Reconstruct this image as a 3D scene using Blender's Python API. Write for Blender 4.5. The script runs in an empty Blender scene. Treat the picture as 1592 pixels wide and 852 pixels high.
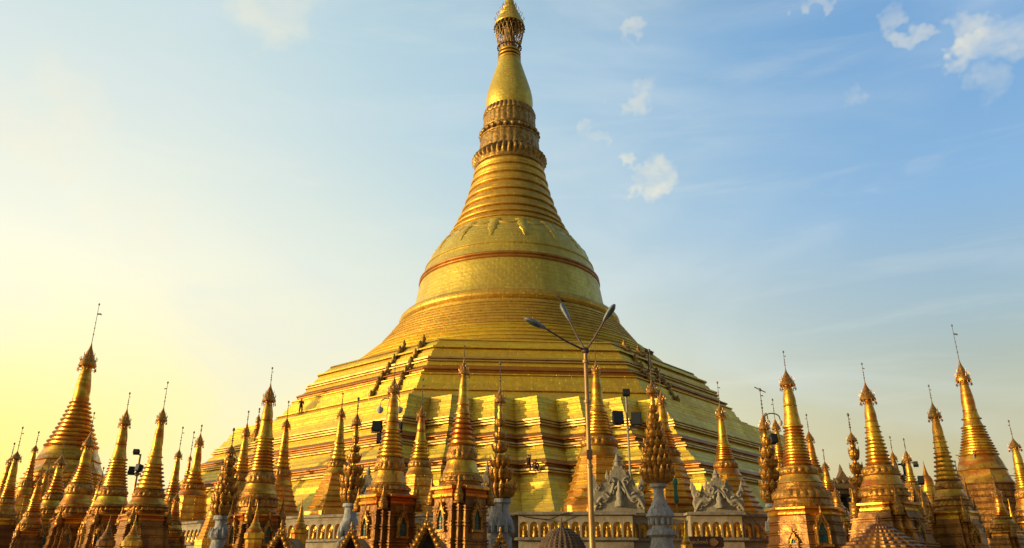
import bpy, math, random
from mathutils import Vector, Matrix
random.seed(7)
R = math.radians
PI = math.pi
scn = bpy.context.scene
COL = scn.collection

# ------------------------------------------------------------------ camera
D = 110.0                      # camera to pagoda axis
EYE = 1.6
PITCH = R(21)
F = 1200.0                     # focal length in photo pixels (1592 wide)
cam = bpy.data.cameras.new('camera')
cam.sensor_width = 36.0
cam.lens = F / 1592 * 36
cam.shift_x = 4 / 1592
cam.clip_end = 6000
camo = bpy.data.objects.new('camera', cam)
COL.objects.link(camo)
camo.location = (0, -D, EYE)
camo.rotation_euler = (R(90) + PITCH, 0, 0)
scn.camera = camo

# ------------------------------------------------------------------ sky and sun
SUN_AZ = R(-107)                # from +Y towards -X
SUN_EL = R(7)
sun_dir = Vector((math.sin(SUN_AZ) * math.cos(SUN_EL), math.cos(SUN_AZ) * math.cos(SUN_EL), math.sin(SUN_EL)))
world = bpy.data.worlds.new("World")
scn.world = world
world.use_nodes = True
nt = world.node_tree
nt.nodes.clear()


def N(tree, kind, **kw):
    n = tree.nodes.new(kind)
    for k, v in kw.items():
        setattr(n, k, v)
    return n


def math_node(tree, op, a, b=None, c=None, clamp=False):
    n = tree.nodes.new('ShaderNodeMath')
    n.operation = op
    n.use_clamp = clamp
    for i, v in enumerate((a, b, c)):
        if v is None:
            continue
        if isinstance(v, (int, float)):
            n.inputs[i].default_value = v
        else:
            tree.links.new(v, n.inputs[i])
    return n.outputs[0]


def mix_rgb(tree, fac, a, b, mode='MIX'):
    n = tree.nodes.new('ShaderNodeMix')
    n.data_type = 'RGBA'
    n.blend_type = mode
    for s, v in ((n.inputs[0], fac), (n.inputs[6], a), (n.inputs[7], b)):
        if isinstance(v, (int, float)):
            s.default_value = v
        elif isinstance(v, tuple):
            s.default_value = v if len(v) == 4 else (*v, 1)
        else:
            tree.links.new(v, s)
    return n.outputs[2]


def smooth(tree, v, a, b):
    n = tree.nodes.new('ShaderNodeMapRange')
    n.interpolation_type = 'SMOOTHSTEP'
    tree.links.new(v, n.inputs[0])
    n.inputs[1].default_value = a
    n.inputs[2].default_value = b
    return n.outputs[0]


out = N(nt, 'ShaderNodeOutputWorld')
sky = N(nt, 'ShaderNodeTexSky')
sky.sky_type = 'NISHITA'
sky.sun_disc = False
sky.sun_elevation = SUN_EL
sky.sun_rotation = SUN_AZ
sky.air_density = 1.0
sky.dust_density = 2.5
sky.ozone_density = 1.5
bg1 = N(nt, 'ShaderNodeBackground')
bg1.inputs[1].default_value = 0.05
nt.links.new(sky.outputs[0], bg1.inputs[0])
tc = N(nt, 'ShaderNodeTexCoord')
sep = N(nt, 'ShaderNodeSeparateXYZ')
nt.links.new(tc.outputs['Generated'], sep.inputs[0])
elev = sep.outputs[2]


def dot_dir(v):
    n = N(nt, 'ShaderNodeVectorMath', operation='DOT_PRODUCT')
    nt.links.new(tc.outputs['Generated'], n.inputs[0])
    n.inputs[1].default_value = Vector(v).normalized()
    return n.outputs['Value']


# a hazy evening sky: blue aloft, tan near the horizon, a wide pale-yellow glow about the sun's side, dim in the east
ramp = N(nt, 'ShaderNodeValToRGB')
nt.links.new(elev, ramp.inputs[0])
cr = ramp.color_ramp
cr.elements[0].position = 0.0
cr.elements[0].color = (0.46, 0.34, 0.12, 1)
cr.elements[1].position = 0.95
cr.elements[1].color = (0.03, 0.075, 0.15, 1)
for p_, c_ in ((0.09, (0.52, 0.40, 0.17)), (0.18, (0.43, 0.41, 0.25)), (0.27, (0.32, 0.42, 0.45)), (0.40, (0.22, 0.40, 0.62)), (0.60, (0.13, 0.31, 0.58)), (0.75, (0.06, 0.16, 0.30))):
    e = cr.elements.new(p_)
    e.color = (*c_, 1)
g = dot_dir((math.sin(R(-50)), math.cos(R(-50)), 0.10))
g0 = math_node(nt, 'MAXIMUM', g, 0.0)
g1 = math_node(nt, 'MULTIPLY', smooth(nt, g, 0.10, 0.84), smooth(nt, elev, 0.95, 0.62))
g2 = math_node(nt, 'POWER', math_node(nt, 'MAXIMUM', dot_dir((math.sin(R(-37)), math.cos(R(-37)), 0.12)), 0.0), 9.0)
low = smooth(nt, elev, 0.55, 0.08)
pale = mix_rgb(nt, low, (0.43, 0.62, 0.70), (1.0, 0.89, 0.54))
c1 = mix_rgb(nt, math_node(nt, 'MULTIPLY', g1, 0.96, clamp=True), ramp.outputs[0], pale)
vlow = smooth(nt, elev, 0.38, 0.08)
pale2 = mix_rgb(nt, vlow, (1.06, 0.99, 0.72), (1.12, 0.87, 0.16))
c2a = mix_rgb(nt, math_node(nt, 'MULTIPLY', g2, 0.95, clamp=True), c1, pale2)
aur = math_node(nt, 'POWER', math_node(nt, 'MAXIMUM', dot_dir(sun_dir), 0.0), 14.0)
c2b = mix_rgb(nt, 1.0, c2a, mix_rgb(nt, aur, (0, 0, 0), (3.4, 2.2, 0.6)), 'ADD')
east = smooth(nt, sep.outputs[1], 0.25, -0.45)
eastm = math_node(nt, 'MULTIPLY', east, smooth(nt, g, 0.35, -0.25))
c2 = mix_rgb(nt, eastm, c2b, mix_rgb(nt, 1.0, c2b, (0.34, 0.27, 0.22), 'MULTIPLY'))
# thin cloud puffs and veils
mp = N(nt, 'ShaderNodeMapping')
nt.links.new(tc.outputs['Generated'], mp.inputs[0])
mp.inputs['Scale'].default_value = (1, 1, 1.7)
nz = N(nt, 'ShaderNodeTexNoise')
nz.inputs['Scale'].default_value = 15.0
nz.inputs['Detail'].default_value = 8
nz.inputs['Roughness'].default_value = 0.52
nz.inputs['Distortion'].default_value = 0.3
nt.links.new(mp.outputs[0], nz.inputs[0])
veil_n = N(nt, 'ShaderNodeTexNoise')
veil_n.inputs['Scale'].default_value = 2.2
veil_n.inputs['Detail'].default_value = 6
veil_n.inputs['Distortion'].default_value = 0.8
mp2 = N(nt, 'ShaderNodeMapping')
mp2.inputs['Scale'].default_value = (1, 1, 2.6)
mp2.inputs['Rotation'].default_value = (0.0, 0.35, 0.2)
nt.links.new(tc.outputs['Generated'], mp2.inputs[0])
nt.links.new(mp2.outputs[0], veil_n.inputs[0])


def sky_dir(x, y):
    dx, dy = (x - 792) / F, (426 - y) / F
    return Vector((dx, math.cos(PITCH) - dy * math.sin(PITCH), math.sin(PITCH) + dy * math.cos(PITCH))).normalized()


wn = N(nt, 'ShaderNodeTexNoise')
wn.inputs['Scale'].default_value = 20.0
wn.inputs['Detail'].default_value = 3
wn.inputs['Roughness'].default_value = 0.65
nt.links.new(tc.outputs['Generated'], wn.inputs[0])
wv = N(nt, 'ShaderNodeVectorMath', operation='MULTIPLY_ADD')
nt.links.new(wn.outputs['Color'], wv.inputs[0])
wv.inputs[1].default_value = (0.13, 0.13, 0.05)
wv.inputs[2].default_value = (-0.065, -0.065, -0.025)
wa = N(nt, 'ShaderNodeVectorMath', operation='ADD')
nt.links.new(wv.outputs[0], wa.inputs[0])
nt.links.new(tc.outputs['Generated'], wa.inputs[1])
wnm = N(nt, 'ShaderNodeVectorMath', operation='NORMALIZE')
nt.links.new(wa.outputs[0], wnm.inputs[0])


def warp_dot(v):
    n = N(nt, 'ShaderNodeVectorMath', operation='DOT_PRODUCT')
    nt.links.new(wnm.outputs[0], n.inputs[0])
    n.inputs[1].default_value = v
    return n.outputs['Value']


puff = None
for (x, y, w, s) in ((1018, 276, 18, 1.0), (1034, 286, 9, .8), (993, 263, 9, .7), (930, 202, 8, .8), (944, 208, 6, .6), (1505, 40, 14, .5), (1545, 66, 13, .5), (1400, 16, 10, .3),
                     (1422, 46, 9, .35), (1322, 144, 11, .45), (985, 158, 13, .4), (1002, 52, 8, .45), (1575, 60, 12, .4), (1268, 10, 7, .4), (1518, 70, 14, .7),
                     (1515, 138, 12, .3), (60, 190, 45, .35), (430, 10, 34, .4), (215, 355, 30, .3)):
    d = warp_dot(sky_dir(x, y))
    m = math_node(nt, 'MULTIPLY', smooth(nt, d, math.cos(2.3 * w / F), math.cos(0.05 * w / F)), s)
    puff = m if puff is None else math_node(nt, 'MAXIMUM', puff, m)
pn = smooth(nt, nz.outputs[0], 0.20, 0.74)
puffm = math_node(nt, 'MULTIPLY', puff, pn, clamp=True)
veil = math_node(nt, 'MULTIPLY', smooth(nt, veil_n.outputs[0], 0.42, 0.74), 0.42)
st_n = N(nt, 'ShaderNodeTexNoise')
st_n.inputs['Scale'].default_value = 3.2
st_n.inputs['Detail'].default_value = 7
st_n.inputs['Roughness'].default_value = 0.6
st_n.inputs['Distortion'].default_value = 0.5
mp3 = N(nt, 'ShaderNodeMapping')
mp3.inputs['Rotation'].default_value = (0.0, -0.28, 0.0)
mp3.inputs['Scale'].default_value = (1.0, 1.0, 8.0)
nt.links.new(tc.outputs['Generated'], mp3.inputs[0])
nt.links.new(mp3.outputs[0], st_n.inputs[0])
streak = math_node(nt, 'MULTIPLY', smooth(nt, st_n.outputs[0], 0.50, 0.78), 0.17)
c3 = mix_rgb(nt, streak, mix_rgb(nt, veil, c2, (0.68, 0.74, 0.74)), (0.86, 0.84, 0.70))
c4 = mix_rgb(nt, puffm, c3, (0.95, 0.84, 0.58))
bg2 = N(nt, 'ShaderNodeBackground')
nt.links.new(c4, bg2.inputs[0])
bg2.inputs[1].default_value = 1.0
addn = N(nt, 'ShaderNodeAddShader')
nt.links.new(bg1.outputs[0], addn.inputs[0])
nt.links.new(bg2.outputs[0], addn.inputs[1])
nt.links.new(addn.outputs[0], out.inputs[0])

sl = bpy.data.lights.new('sun', 'SUN')
sl.energy = 4.2
sl.angle = R(1.2)
sl.color = (1.0, 0.76, 0.42)
so = bpy.data.objects.new('sun', sl)
COL.objects.link(so)
so.location = (-60, 0, 80)
so.rotation_euler = sun_dir.to_track_quat('Z', 'Y').to_euler()

scn.view_settings.view_transform = 'Standard'
scn.view_settings.look = 'None'
scn.view_settings.exposure = 0.0
scn.view_settings.gamma = 1.0
scn.view_settings.use_curve_mapping = False
scn.render.resolution_x, scn.render.resolution_y = 1024, 548
scn.render.engine = 'CYCLES'
scn.cycles.max_bounces = 6
scn.cycles.glossy_bounces = 4
scn.cycles.diffuse_bounces = 3


# ------------------------------------------------------------------ materials
def mat(name, col, col2=None, metal=0.0, rough=0.5, scale=1.0, bump=0.0, bscale=6.0, brick=None, stain=None, rvar=0.1, hue=0.0,
        patch=0.0, band=None):
    m = bpy.data.materials.new(name)
    m.use_nodes = True
    t = m.node_tree
    b = t.nodes['Principled BSDF']
    co = N(t, 'ShaderNodeTexCoord')
    n1 = N(t, 'ShaderNodeTexNoise')
    n1.inputs['Scale'].default_value = scale
    n1.inputs['Detail'].default_value = 8
    n1.inputs['Roughness'].default_value = 0.65
    t.links.new(co.outputs['Object'], n1.inputs[0])
    f = smooth(t, n1.outputs[0], 0.35, 0.68)
    c = mix_rgb(t, f, col, col2 or tuple(x * 0.8 for x in col))
    uv = co.outputs['UV']
    bumps = None
    if brick:
        bw, bh, mort, depth = brick
        br = N(t, 'ShaderNodeTexBrick')
        br.inputs['Scale'].default_value = 1.0
        br.inputs['Brick Width'].default_value = bw
        br.inputs['Row Height'].default_value = bh
        br.inputs['Mortar Size'].default_value = mort
        br.inputs['Mortar Smooth'].default_value = 0.4
        br.inputs['Color1'].default_value = (1, 1, 1, 1)
        br.inputs['Color2'].default_value = (0.82, 0.82, 0.82, 1)
        br.inputs['Mortar'].default_value = (0.45, 0.45, 0.45, 1)
        un = N(t, 'ShaderNodeTexNoise')
        un.inputs['Scale'].default_value = 1.7
        un.inputs['Detail'].default_value = 2
        t.links.new(uv, un.inputs[0])
        uw = N(t, 'ShaderNodeVectorMath', operation='MULTIPLY_ADD')
        t.links.new(un.outputs['Color'], uw.inputs[0])
        uw.inputs[1].default_value = (bw * .35, bh * .35, 0)
        t.links.new(uv, uw.inputs[2])
        t.links.new(uw.outputs[0], br.inputs[0])
        c = mix_rgb(t, depth, c, br.outputs[0], 'MULTIPLY')
        bumps = (br.outputs['Fac'])
    if patch > 0:                       # new and old gilding plates
        vo = N(t, 'ShaderNodeTexNoise')
        vo.inputs['Scale'].default_value = 0.35
        vo.inputs['Detail'].default_value = 4
        t.links.new(co.outputs['Object'], vo.inputs[0])
        ff = math_node(t, 'MULTIPLY', smooth(t, vo.outputs[0], 0.45, 0.62), patch)
        c = mix_rgb(t, ff, c, (0.46, 0.22, 0.05))
    if stain:
        n2 = N(t, 'ShaderNodeTexNoise')
        n2.inputs['Scale'].default_value = scale * 2.2
        n2.inputs['Detail'].default_value = 10
        n2.inputs['Roughness'].default_value = 0.75
        mpp = N(t, 'ShaderNodeMapping')
        mpp.inputs['Scale'].default_value = (1, 1, 0.35)
        mpp.inputs['Location'].default_value = (13, 7, 3)
        t.links.new(co.outputs['Object'], mpp.inputs[0])
        t.links.new(mpp.outputs[0], n2.inputs[0])
        ff = math_node(t, 'MULTIPLY', smooth(t, n2.outputs[0], 0.5, 0.68), stain[1])
        c = mix_rgb(t, ff, c, stain[0])
    if band:                            # courses of older, redder gilding
        nb_ = N(t, 'ShaderNodeTexNoise')
        nb_.inputs['Scale'].default_value = 1.0
        nb_.inputs['Detail'].default_value = 3
        mb_ = N(t, 'ShaderNodeMapping')
        mb_.inputs['Scale'].default_value = band[2]
        oi_ = N(t, 'ShaderNodeObjectInfo')
        va = N(t, 'ShaderNodeVectorMath', operation='ADD')
        t.links.new(co.outputs['Object'], va.inputs[0])
        mr = math_node(t, 'MULTIPLY', oi_.outputs['Random'], 40.0)
        t.links.new(mr, va.inputs[1])
        t.links.new(va.outputs[0], mb_.inputs[0])
        t.links.new(mb_.outputs[0], nb_.inputs[0])
        c = mix_rgb(t, math_node(t, 'MULTIPLY', smooth(t, nb_.outputs[0], 0.47, 0.60), band[1]), c, band[0])
    if hue > 0:
        oi = N(t, 'ShaderNodeObjectInfo')
        hs = N(t, 'ShaderNodeHueSaturation')
        r_ = math_node(t, 'MULTIPLY_ADD', oi.outputs['Random'], hue, 0.5 - hue / 2)
        t.links.new(r_, hs.inputs['Hue'])
        t.links.new(c, hs.inputs['Color'])
        c = hs.outputs[0]
    t.links.new(c, b.inputs['Base Color'])
    b.inputs['Metallic'].default_value = metal
    rr = N(t, 'ShaderNodeMapRange')
    t.links.new(n1.outputs[0], rr.inputs[0])
    rr.inputs[1].default_value = 0.3
    rr.inputs[2].default_value = 0.7
    rr.inputs[3].default_value = rough - rvar
    rr.inputs[4].default_value = rough + rvar
    t.links.new(rr.outputs[0], b.inputs['Roughness'])
    if bump > 0 or bumps is not None:
        n3 = N(t, 'ShaderNodeTexNoise')
        n3.inputs['Scale'].default_value = bscale
        n3.inputs['Detail'].default_value = 5
        t.links.new(co.outputs['Object'], n3.inputs[0])
        h = n3.outputs[0]
        if bumps is not None:
            h = math_node(t, 'SUBTRACT', h, math_node(t, 'MULTIPLY', bumps, 1.2))
        bp = N(t, 'ShaderNodeBump')
        bp.inputs['Strength'].default_value = 0.6
        bp.inputs['Distance'].default_value = max(bump, 0.01)
        t.links.new(h, bp.inputs['Height'])
        t.links.new(bp.outputs[0], b.inputs['Normal'])
    return m


GOLD1, GOLD2 = (0.84, 0.59, 0.040), (0.74, 0.47, 0.035)
M = {}
M['gold_pale'] = mat('gold_pale', (0.58, 0.38, 0.09), (0.44, 0.27, 0.06), 0.6, 0.5, 0.8, 0.01, 4.0)
M['gold_plate'] = mat('gold_plate', GOLD1, GOLD2, 0.62, 0.50, 0.5, 0.12, 1.3, (1.5, 0.5, 0.03, 0.7), ((0.50, 0.34, 0.06), 0.45), band=((0.60, 0.36, 0.05), 0.55, (0.12, 0.12, 0.8)))
M['gold_bell'] = mat('gold_bell', (0.76, 0.55, 0.075), (0.60, 0.42, 0.055), 0.66, 0.48, 0.9, 0.10, 2.0, (1.1, 0.6, 0.02, 0.35),
                     ((0.42, 0.28, 0.06), 0.45), band=((0.50, 0.32, 0.05), 0.4, (0.3, 0.3, 0.18)))
M['gold_band'] = mat('gold_band', (0.74, 0.46, 0.055), (0.58, 0.33, 0.04), 0.66, 0.48, 0.8, 0.06, 3.0, (1.1, 0.4, 0.03, 0.7), ((0.30, 0.15, 0.03), 0.5))
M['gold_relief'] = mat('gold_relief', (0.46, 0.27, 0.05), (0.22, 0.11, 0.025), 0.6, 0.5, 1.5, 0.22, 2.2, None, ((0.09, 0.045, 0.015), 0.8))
M['gold_roll'] = mat('gold_roll', (0.46, 0.20, 0.02), (0.34, 0.13, 0.015), 0.6, 0.48, 0.8, 0.02, 4.0)  # cornice red, the look of gold reflecting gold, is put into the colour
M['gilt'] = mat('gilt', (0.76, 0.43, 0.04), (0.50, 0.24, 0.02), 0.75, 0.36, 1.6, 0.025, 9.0, None, ((0.20, 0.08, 0.018), 0.85), hue=0.025, band=((0.48, 0.12, 0.01), 0.75, (0.5, 0.5, 2.6)))
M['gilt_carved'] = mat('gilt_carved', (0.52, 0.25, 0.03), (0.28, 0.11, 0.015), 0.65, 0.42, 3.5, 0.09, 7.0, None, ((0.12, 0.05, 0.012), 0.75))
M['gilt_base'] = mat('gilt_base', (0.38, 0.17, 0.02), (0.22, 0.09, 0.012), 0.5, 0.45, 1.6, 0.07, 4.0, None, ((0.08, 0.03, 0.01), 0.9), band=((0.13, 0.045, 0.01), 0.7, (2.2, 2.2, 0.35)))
M['gilt_flare'] = mat('gilt_flare', (0.76, 0.40, 0.04), (0.54, 0.25, 0.02), 0.62, 0.45, 1.4, 0.03, 6.0, (1.2, 0.25, 0.02, 0.6), ((0.30, 0.12, 0.02), 0.6), band=((0.52, 0.16, 0.015), 0.6, (0.4, 0.4, 1.6)))
M['umbrella'] = mat('umbrella', (0.62, 0.30, 0.05), (0.38, 0.15, 0.03), 0.85, 0.4, 4.0, 0.03, 14.0, None, ((0.15, 0.06, 0.02), 0.5))
M['dark_bronze'] = mat('dark_bronze', (0.30, 0.18, 0.05), (0.14, 0.08, 0.025), 0.5, 0.55, 3.0, 0.02, 8.0)
M['rod'] = mat('rod', (0.16, 0.11, 0.07), None, 0.3, 0.6, 3)
M['stucco'] = mat('stucco', (0.36, 0.31, 0.20), (0.25, 0.21, 0.13), 0, 0.8, 1.5, 0.05, 8.0, None, ((0.11, 0.09, 0.055), 0.85))
M['pedestal'] = mat('pedestal', (0.38, 0.38, 0.35), (0.26, 0.25, 0.22), 0, 0.75, 2.5, 0.08, 9.0, None, ((0.10, 0.085, 0.06), 0.9))
M['wall'] = mat('wall', (0.40, 0.33, 0.20), (0.29, 0.22, 0.13), 0, 0.85, 1.1, 0.04, 7.0, (1.4, 0.5, 0.012, 0.35), ((0.16, 0.12, 0.07), 0.6))
M['coping'] = mat('coping', (0.34, 0.28, 0.18), (0.18, 0.14, 0.09), 0, 0.85, 1.6, 0.05, 9.0, None, ((0.06, 0.05, 0.035), 0.7))
M['niche_gold'] = mat('niche_gold', (0.72, 0.42, 0.05), (0.5, 0.25, 0.03), 0.6, 0.42, 2.5, 0.06, 7.0)
M['green'] = mat('green', (0.03, 0.15, 0.12), (0.015, 0.08, 0.07), 0.0, 0.35, 3.0, 0.01, 12.0)
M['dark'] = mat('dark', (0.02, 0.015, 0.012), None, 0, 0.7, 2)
M['black'] = mat('black', (0.012, 0.010, 0.010), None, 0.0, 0.8, 2)
M['lens'] = mat('lens', (0.012, 0.014, 0.014), None, 0.0, 0.55, 2)
M['pole'] = mat('pole', (0.40, 0.23, 0.055), (0.28, 0.15, 0.035), 0.3, 0.45, 1.2, 0.01, 9.0, None, ((0.18, 0.07, 0.02), 0.6))
M['lamp_arm'] = mat('lamp_arm', (0.10, 0.06, 0.04), None, 0.3, 0.5, 3)
M['lamp_shell'] = mat('lamp_shell', (0.22, 0.24, 0.23), (0.13, 0.14, 0.13), 0.1, 0.45, 6, 0.004, 20)
M['lamp_glass'] = mat('lamp_glass', (0.05, 0.10, 0.09), (0.02, 0.03, 0.03), 0.0, 0.15, 14)
M['frosted'] = mat('frosted', (0.55, 0.52, 0.42), None, 0.0, 0.4, 6)
M['sign'] = mat('sign', (0.035, 0.014, 0.008), None, 0, 0.45, 3)
M['sign_text'] = mat('sign_text', (0.42, 0.30, 0.12), None, 0.3, 0.4, 3)
M['sign_dot'] = mat('sign_dot', (0.55, 0.52, 0.45), None, 0, 0.5, 3)
M['marble'] = mat('marble', (0.34, 0.29, 0.22), (0.26, 0.22, 0.17), 0, 0.45, 0.6, 0.0, 5.0, None)
M['tile_roof'] = mat('tile_roof', (0.24, 0.17, 0.05), (0.11, 0.075, 0.03), 0.3, 0.65, 1.8, 0.06, 10.0, None, ((0.05, 0.035, 0.02), 0.6))
M['dome_brown'] = mat('dome_brown', (0.15, 0.09, 0.04), (0.07, 0.04, 0.02), 0.0, 0.85, 2.5, 0.06, 10.0)
M['building'] = mat('building', (0.25, 0.15, 0.05), (0.16, 0.09, 0.03), 0.4, 0.6, 1.0, 0.05, 6.0, None, ((0.05, 0.03, 0.015), 0.6))
M['skin'] = mat('skin', (0.25, 0.12, 0.07), None, 0, 0.6, 5)
M['cloth_red'] = mat('cloth_red', (0.10, 0.02, 0.012), None, 0, 0.9, 5)
M['cloth_dark'] = mat('cloth_dark', (0.03, 0.015, 0.015), None, 0, 0.9, 5)
M['hair'] = mat('hair', (0.012, 0.01, 0.01), None, 0, 0.6, 5)
M['feather'] = mat('feather', (0.03, 0.025, 0.03), None, 0, 0.7, 5)
M['banner'] = mat('banner', (0.02, 0.14, 0.09), (0.01, 0.09, 0.06), 0, 0.8, 6, 0.02, 20)
M['scaffold'] = mat('scaffold', (0.38, 0.30, 0.18), None, 0.1, 0.7, 4)


# ------------------------------------------------------------------ mesh builder
class MB:
    def __init__(self, mx=None):
        self.v, self.f, self.uv = [], [], []
        self.mx = mx or Matrix.Identity(4)

    def add(self, vs, fs, uvs=None):
        o = len(self.v)
        self.v += [tuple(self.mx @ Vector(p)) for p in vs]
        for i, f in enumerate(fs):
            self.f.append([o + k for k in f])
            self.uv.append(uvs[i] if uvs else [(0, 0)] * len(f))

    def loft(self, rows, closed=True, cap_top=False, cap_bot=False):
        n = len(rows[0])
        mid = rows[len(rows) // 2]
        us = [0.0]
        for i in range(n):
            us.append(us[-1] + (Vector(mid[(i + 1) % n]) - Vector(mid[i])).length)
        vsum = [0.0]
        for a, b in zip(rows, rows[1:]):
            vsum.append(vsum[-1] + (Vector(b[0]) - Vector(a[0])).length)
        vs = [p for r in rows for p in r]
        fs, uvs = [], []
        m = n if closed else n - 1
        for j in range(len(rows) - 1):
            for i in range(m):
                k = (i + 1) % n
                fs.append([j * n + i, j * n + k, (j + 1) * n + k, (j + 1) * n + i])
                uvs.append([(us[i], vsum[j]), (us[i + 1], vsum[j]), (us[i + 1], vsum[j + 1]), (us[i], vsum[j + 1])])
        if cap_top:
            fs.append([(len(rows) - 1) * n + i for i in range(n)])
            uvs.append([(p[0], p[1]) for p in rows[-1]])
        if cap_bot:
            fs.append([i for i in range(n)][::-1])
            uvs.append([(p[0], p[1]) for p in rows[0]][::-1])
        self.add(vs, fs, uvs)

    def lathe(self, prof, n=32, c=(0, 0), ph=0.0, top=True, bot=False):
        """prof: (r, z) or (r, z, amp, k) - amp/k scallop the ring; listed bottom to top"""
        rows = []
        for q in prof:
            r, z = q[0], q[1]
            row = []
            for i in range(n):
                a = ph + 2 * PI * i / n
                rr = r
                if len(q) > 2:
                    rr = r * (1 + q[2] * (abs(math.cos(a * q[3] / 2)) - 0.5))
                row.append((c[0] + rr * math.cos(a), c[1] + rr * math.sin(a), z))
            rows.append(row)
        self.loft(rows, True, top, bot)

    def poly_loft(self, poly, prof, c=(0, 0), top=True):
        """prof: (scale, z); poly: unit outline"""
        self.loft([[(c[0] + s * x, c[1] + s * y, z) for x, y in poly] for s, z in prof], True, top)

    def box(self, c, s, rot=0.0):
        x, y, z = c
        a, b, d = s[0] / 2, s[1] / 2, s[2] / 2
        ca, sa = math.cos(rot), math.sin(rot)
        vs = []
        for dz in (-d, d):
            for dx, dy in ((-a, -b), (a, -b), (a, b), (-a, b)):
                vs.append((x + dx * ca - dy * sa, y + dx * sa + dy * ca, z + dz))
        fs = [[3, 2, 1, 0], [4, 5, 6, 7], [0, 1, 5, 4], [1, 2, 6, 5], [2, 3, 7, 6], [3, 0, 4, 7]]
        self.add(vs, fs)

    def tube(self, pts, r, n=8, cap=True):
        pts = [Vector(p) for p in pts]
        rs = r if isinstance(r, (list, tuple)) else [r] * len(pts)
        rows = []
        for i, p in enumerate(pts):
            t = (pts[min(i + 1, len(pts) - 1)] - pts[max(i - 1, 0)]).normalized()
            ref = Vector((0, 0, 1)) if abs(t.z) < 0.9 else Vector((1, 0, 0))
            a = t.cross(ref).normalized()
            b = t.cross(a)
            rows.append([tuple(p + rs[i] * (math.cos(q) * a + math.sin(q) * b)) for q in [2 * PI * k / n for k in range(n)]])
        self.loft(rows, True, cap, cap)

    def ball(self, c, r, n=10, sz=1.0):
        k = 6
        self.lathe([(max(r * math.sin(PI * j / k), 1e-4), c[2] - r * sz * math.cos(PI * j / k)) for j in range(k + 1)], n, (c[0], c[1]), 0, False)

    def slab(self, outline, thick, mx=None):
        """outline in local x-z plane, extruded along local y; first towards -y"""
        mx = mx or Matrix.Identity(4)
        n = len(outline)
        vs = [tuple(mx @ Vector((x, -thick / 2, z))) for x, z in outline] + [tuple(mx @ Vector((x, thick / 2, z))) for x, z in outline]
        fs = [list(range(n)), list(range(n, 2 * n))[::-1]]
        for i in range(n):
            k = (i + 1) % n
            fs.append([k, i, n + i, n + k])
        self.add(vs, fs)

    def build(self, name, m, parent=None, sharp=38, flat=False):
        me = bpy.data.meshes.new(name)
        me.from_pydata(self.v, [], self.f)
        uvl = me.uv_layers.new(name='UVMap')
        k = 0
        data = []
        for u in self.uv:
            for p in u:
                data += [p[0], p[1]]
        uvl.data.foreach_set('uv', data)
        me.materials.append(m)
        if not flat:
            me.shade_smooth()
            me.set_sharp_from_angle(angle=R(sharp))
        me.update()
        o = bpy.data.objects.new(name, me)
        COL.objects.link(o)
        if parent:
            o.parent = parent
        return o


def tag(o, label=None, cat=None, group=None, kind=None):
    if label:
        o['label'] = label
    if cat:
        o['category'] = cat
    if group:
        o['group'] = group
    if kind:
        o['kind'] = kind
    return o


def empty(name, loc, label, cat, group=None, rz=0.0):
    o = bpy.data.objects.new(name, None)
    o.empty_display_size = 0.5
    COL.objects.link(o)
    o.location = loc
    o.rotation_euler = (0, 0, rz)
    return tag(o, label, cat, group)


def copy_tree(o, parent=None):
    c = o.copy()
    COL.objects.link(c)
    c.parent = parent
    for ch in [q for q in bpy.data.objects if q.parent == o]:
        copy_tree(ch, c)
    return c


# photo pixel -> geometry, used only to work out where real things stand
def z_at(y, Y):
    return EYE + Y * math.tan(PITCH + math.atan((426 - y) / F))


def depth_at(y, Y):
    return Y * math.cos(PITCH) + (z_at(y, Y) - EYE) * math.sin(PITCH)


def x_at(x, y, Y):
    return (x - 792) / F * depth_at(y, Y)


def P(x, y, Y):
    return Vector((x_at(x, y, Y), -D + Y, z_at(y, Y)))


# ------------------------------------------------------------------ ground
g_ = MB()
g_.add([(-2500, -2500, 0), (2500, -2500, 0), (2500, 3500, 0), (-2500, 3500, 0)], [[0, 1, 2, 3]], [[(-2500, -2500), (2500, -2500), (2500, 3500), (-2500, 3500)]])
tag(g_.build('ground', M['marble']), kind='structure')

# ------------------------------------------------------------------ great pagoda
PH = R(-90 + 4.5)                 # heading of the corner that faces the camera
PAG = empty('great_pagoda', (0, 0, 0), 'huge gilded bell shaped pagoda rising in terraces to a crowned spire behind everything else', 'pagoda')


def uv_pt(u, v, q=0):
    """u along a diagonal (q=0 faces the camera), v to its left seen from the centre"""
    a = PH + q * PI / 2
    return (u * math.cos(a) - v * math.sin(a), u * math.sin(a) + v * math.cos(a))


def redent(u, step=4.25, n=7, grow=0.0):
    pts = []
    st = step * (1 + grow * (u - 34.5))
    for q in range(4):
        for k in range(n):
            v = (k - (n - 1) / 2) * st
            pts.append(uv_pt(u, v, q))
            if k < n - 1:
                pts.append(uv_pt(u - st * .44, v + st / 2, q))
    return pts


def zf(y, u):                     # height of a front point at radius u seen at pixel row y
    return EYE + math.tan(PITCH + math.atan((426 - y) / F)) * (D - u)


def profile_rows(spec):
    """spec rows (u, y) for plain points; mouldings inserted explicitly"""
    return [(u, zf(y, u)) for u, y in spec]


def roll(u0, y0, u1, y1, d):
    """half-round roll standing d proud between two pixel rows, bottom (y0) to top (y1)"""
    out = []
    for i in range(7):
        t = i / 6
        out.append((u0 + (u1 - u0) * t + d * math.sin(PI * t), y0 + (y1 - y0) * t))
    return out


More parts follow.
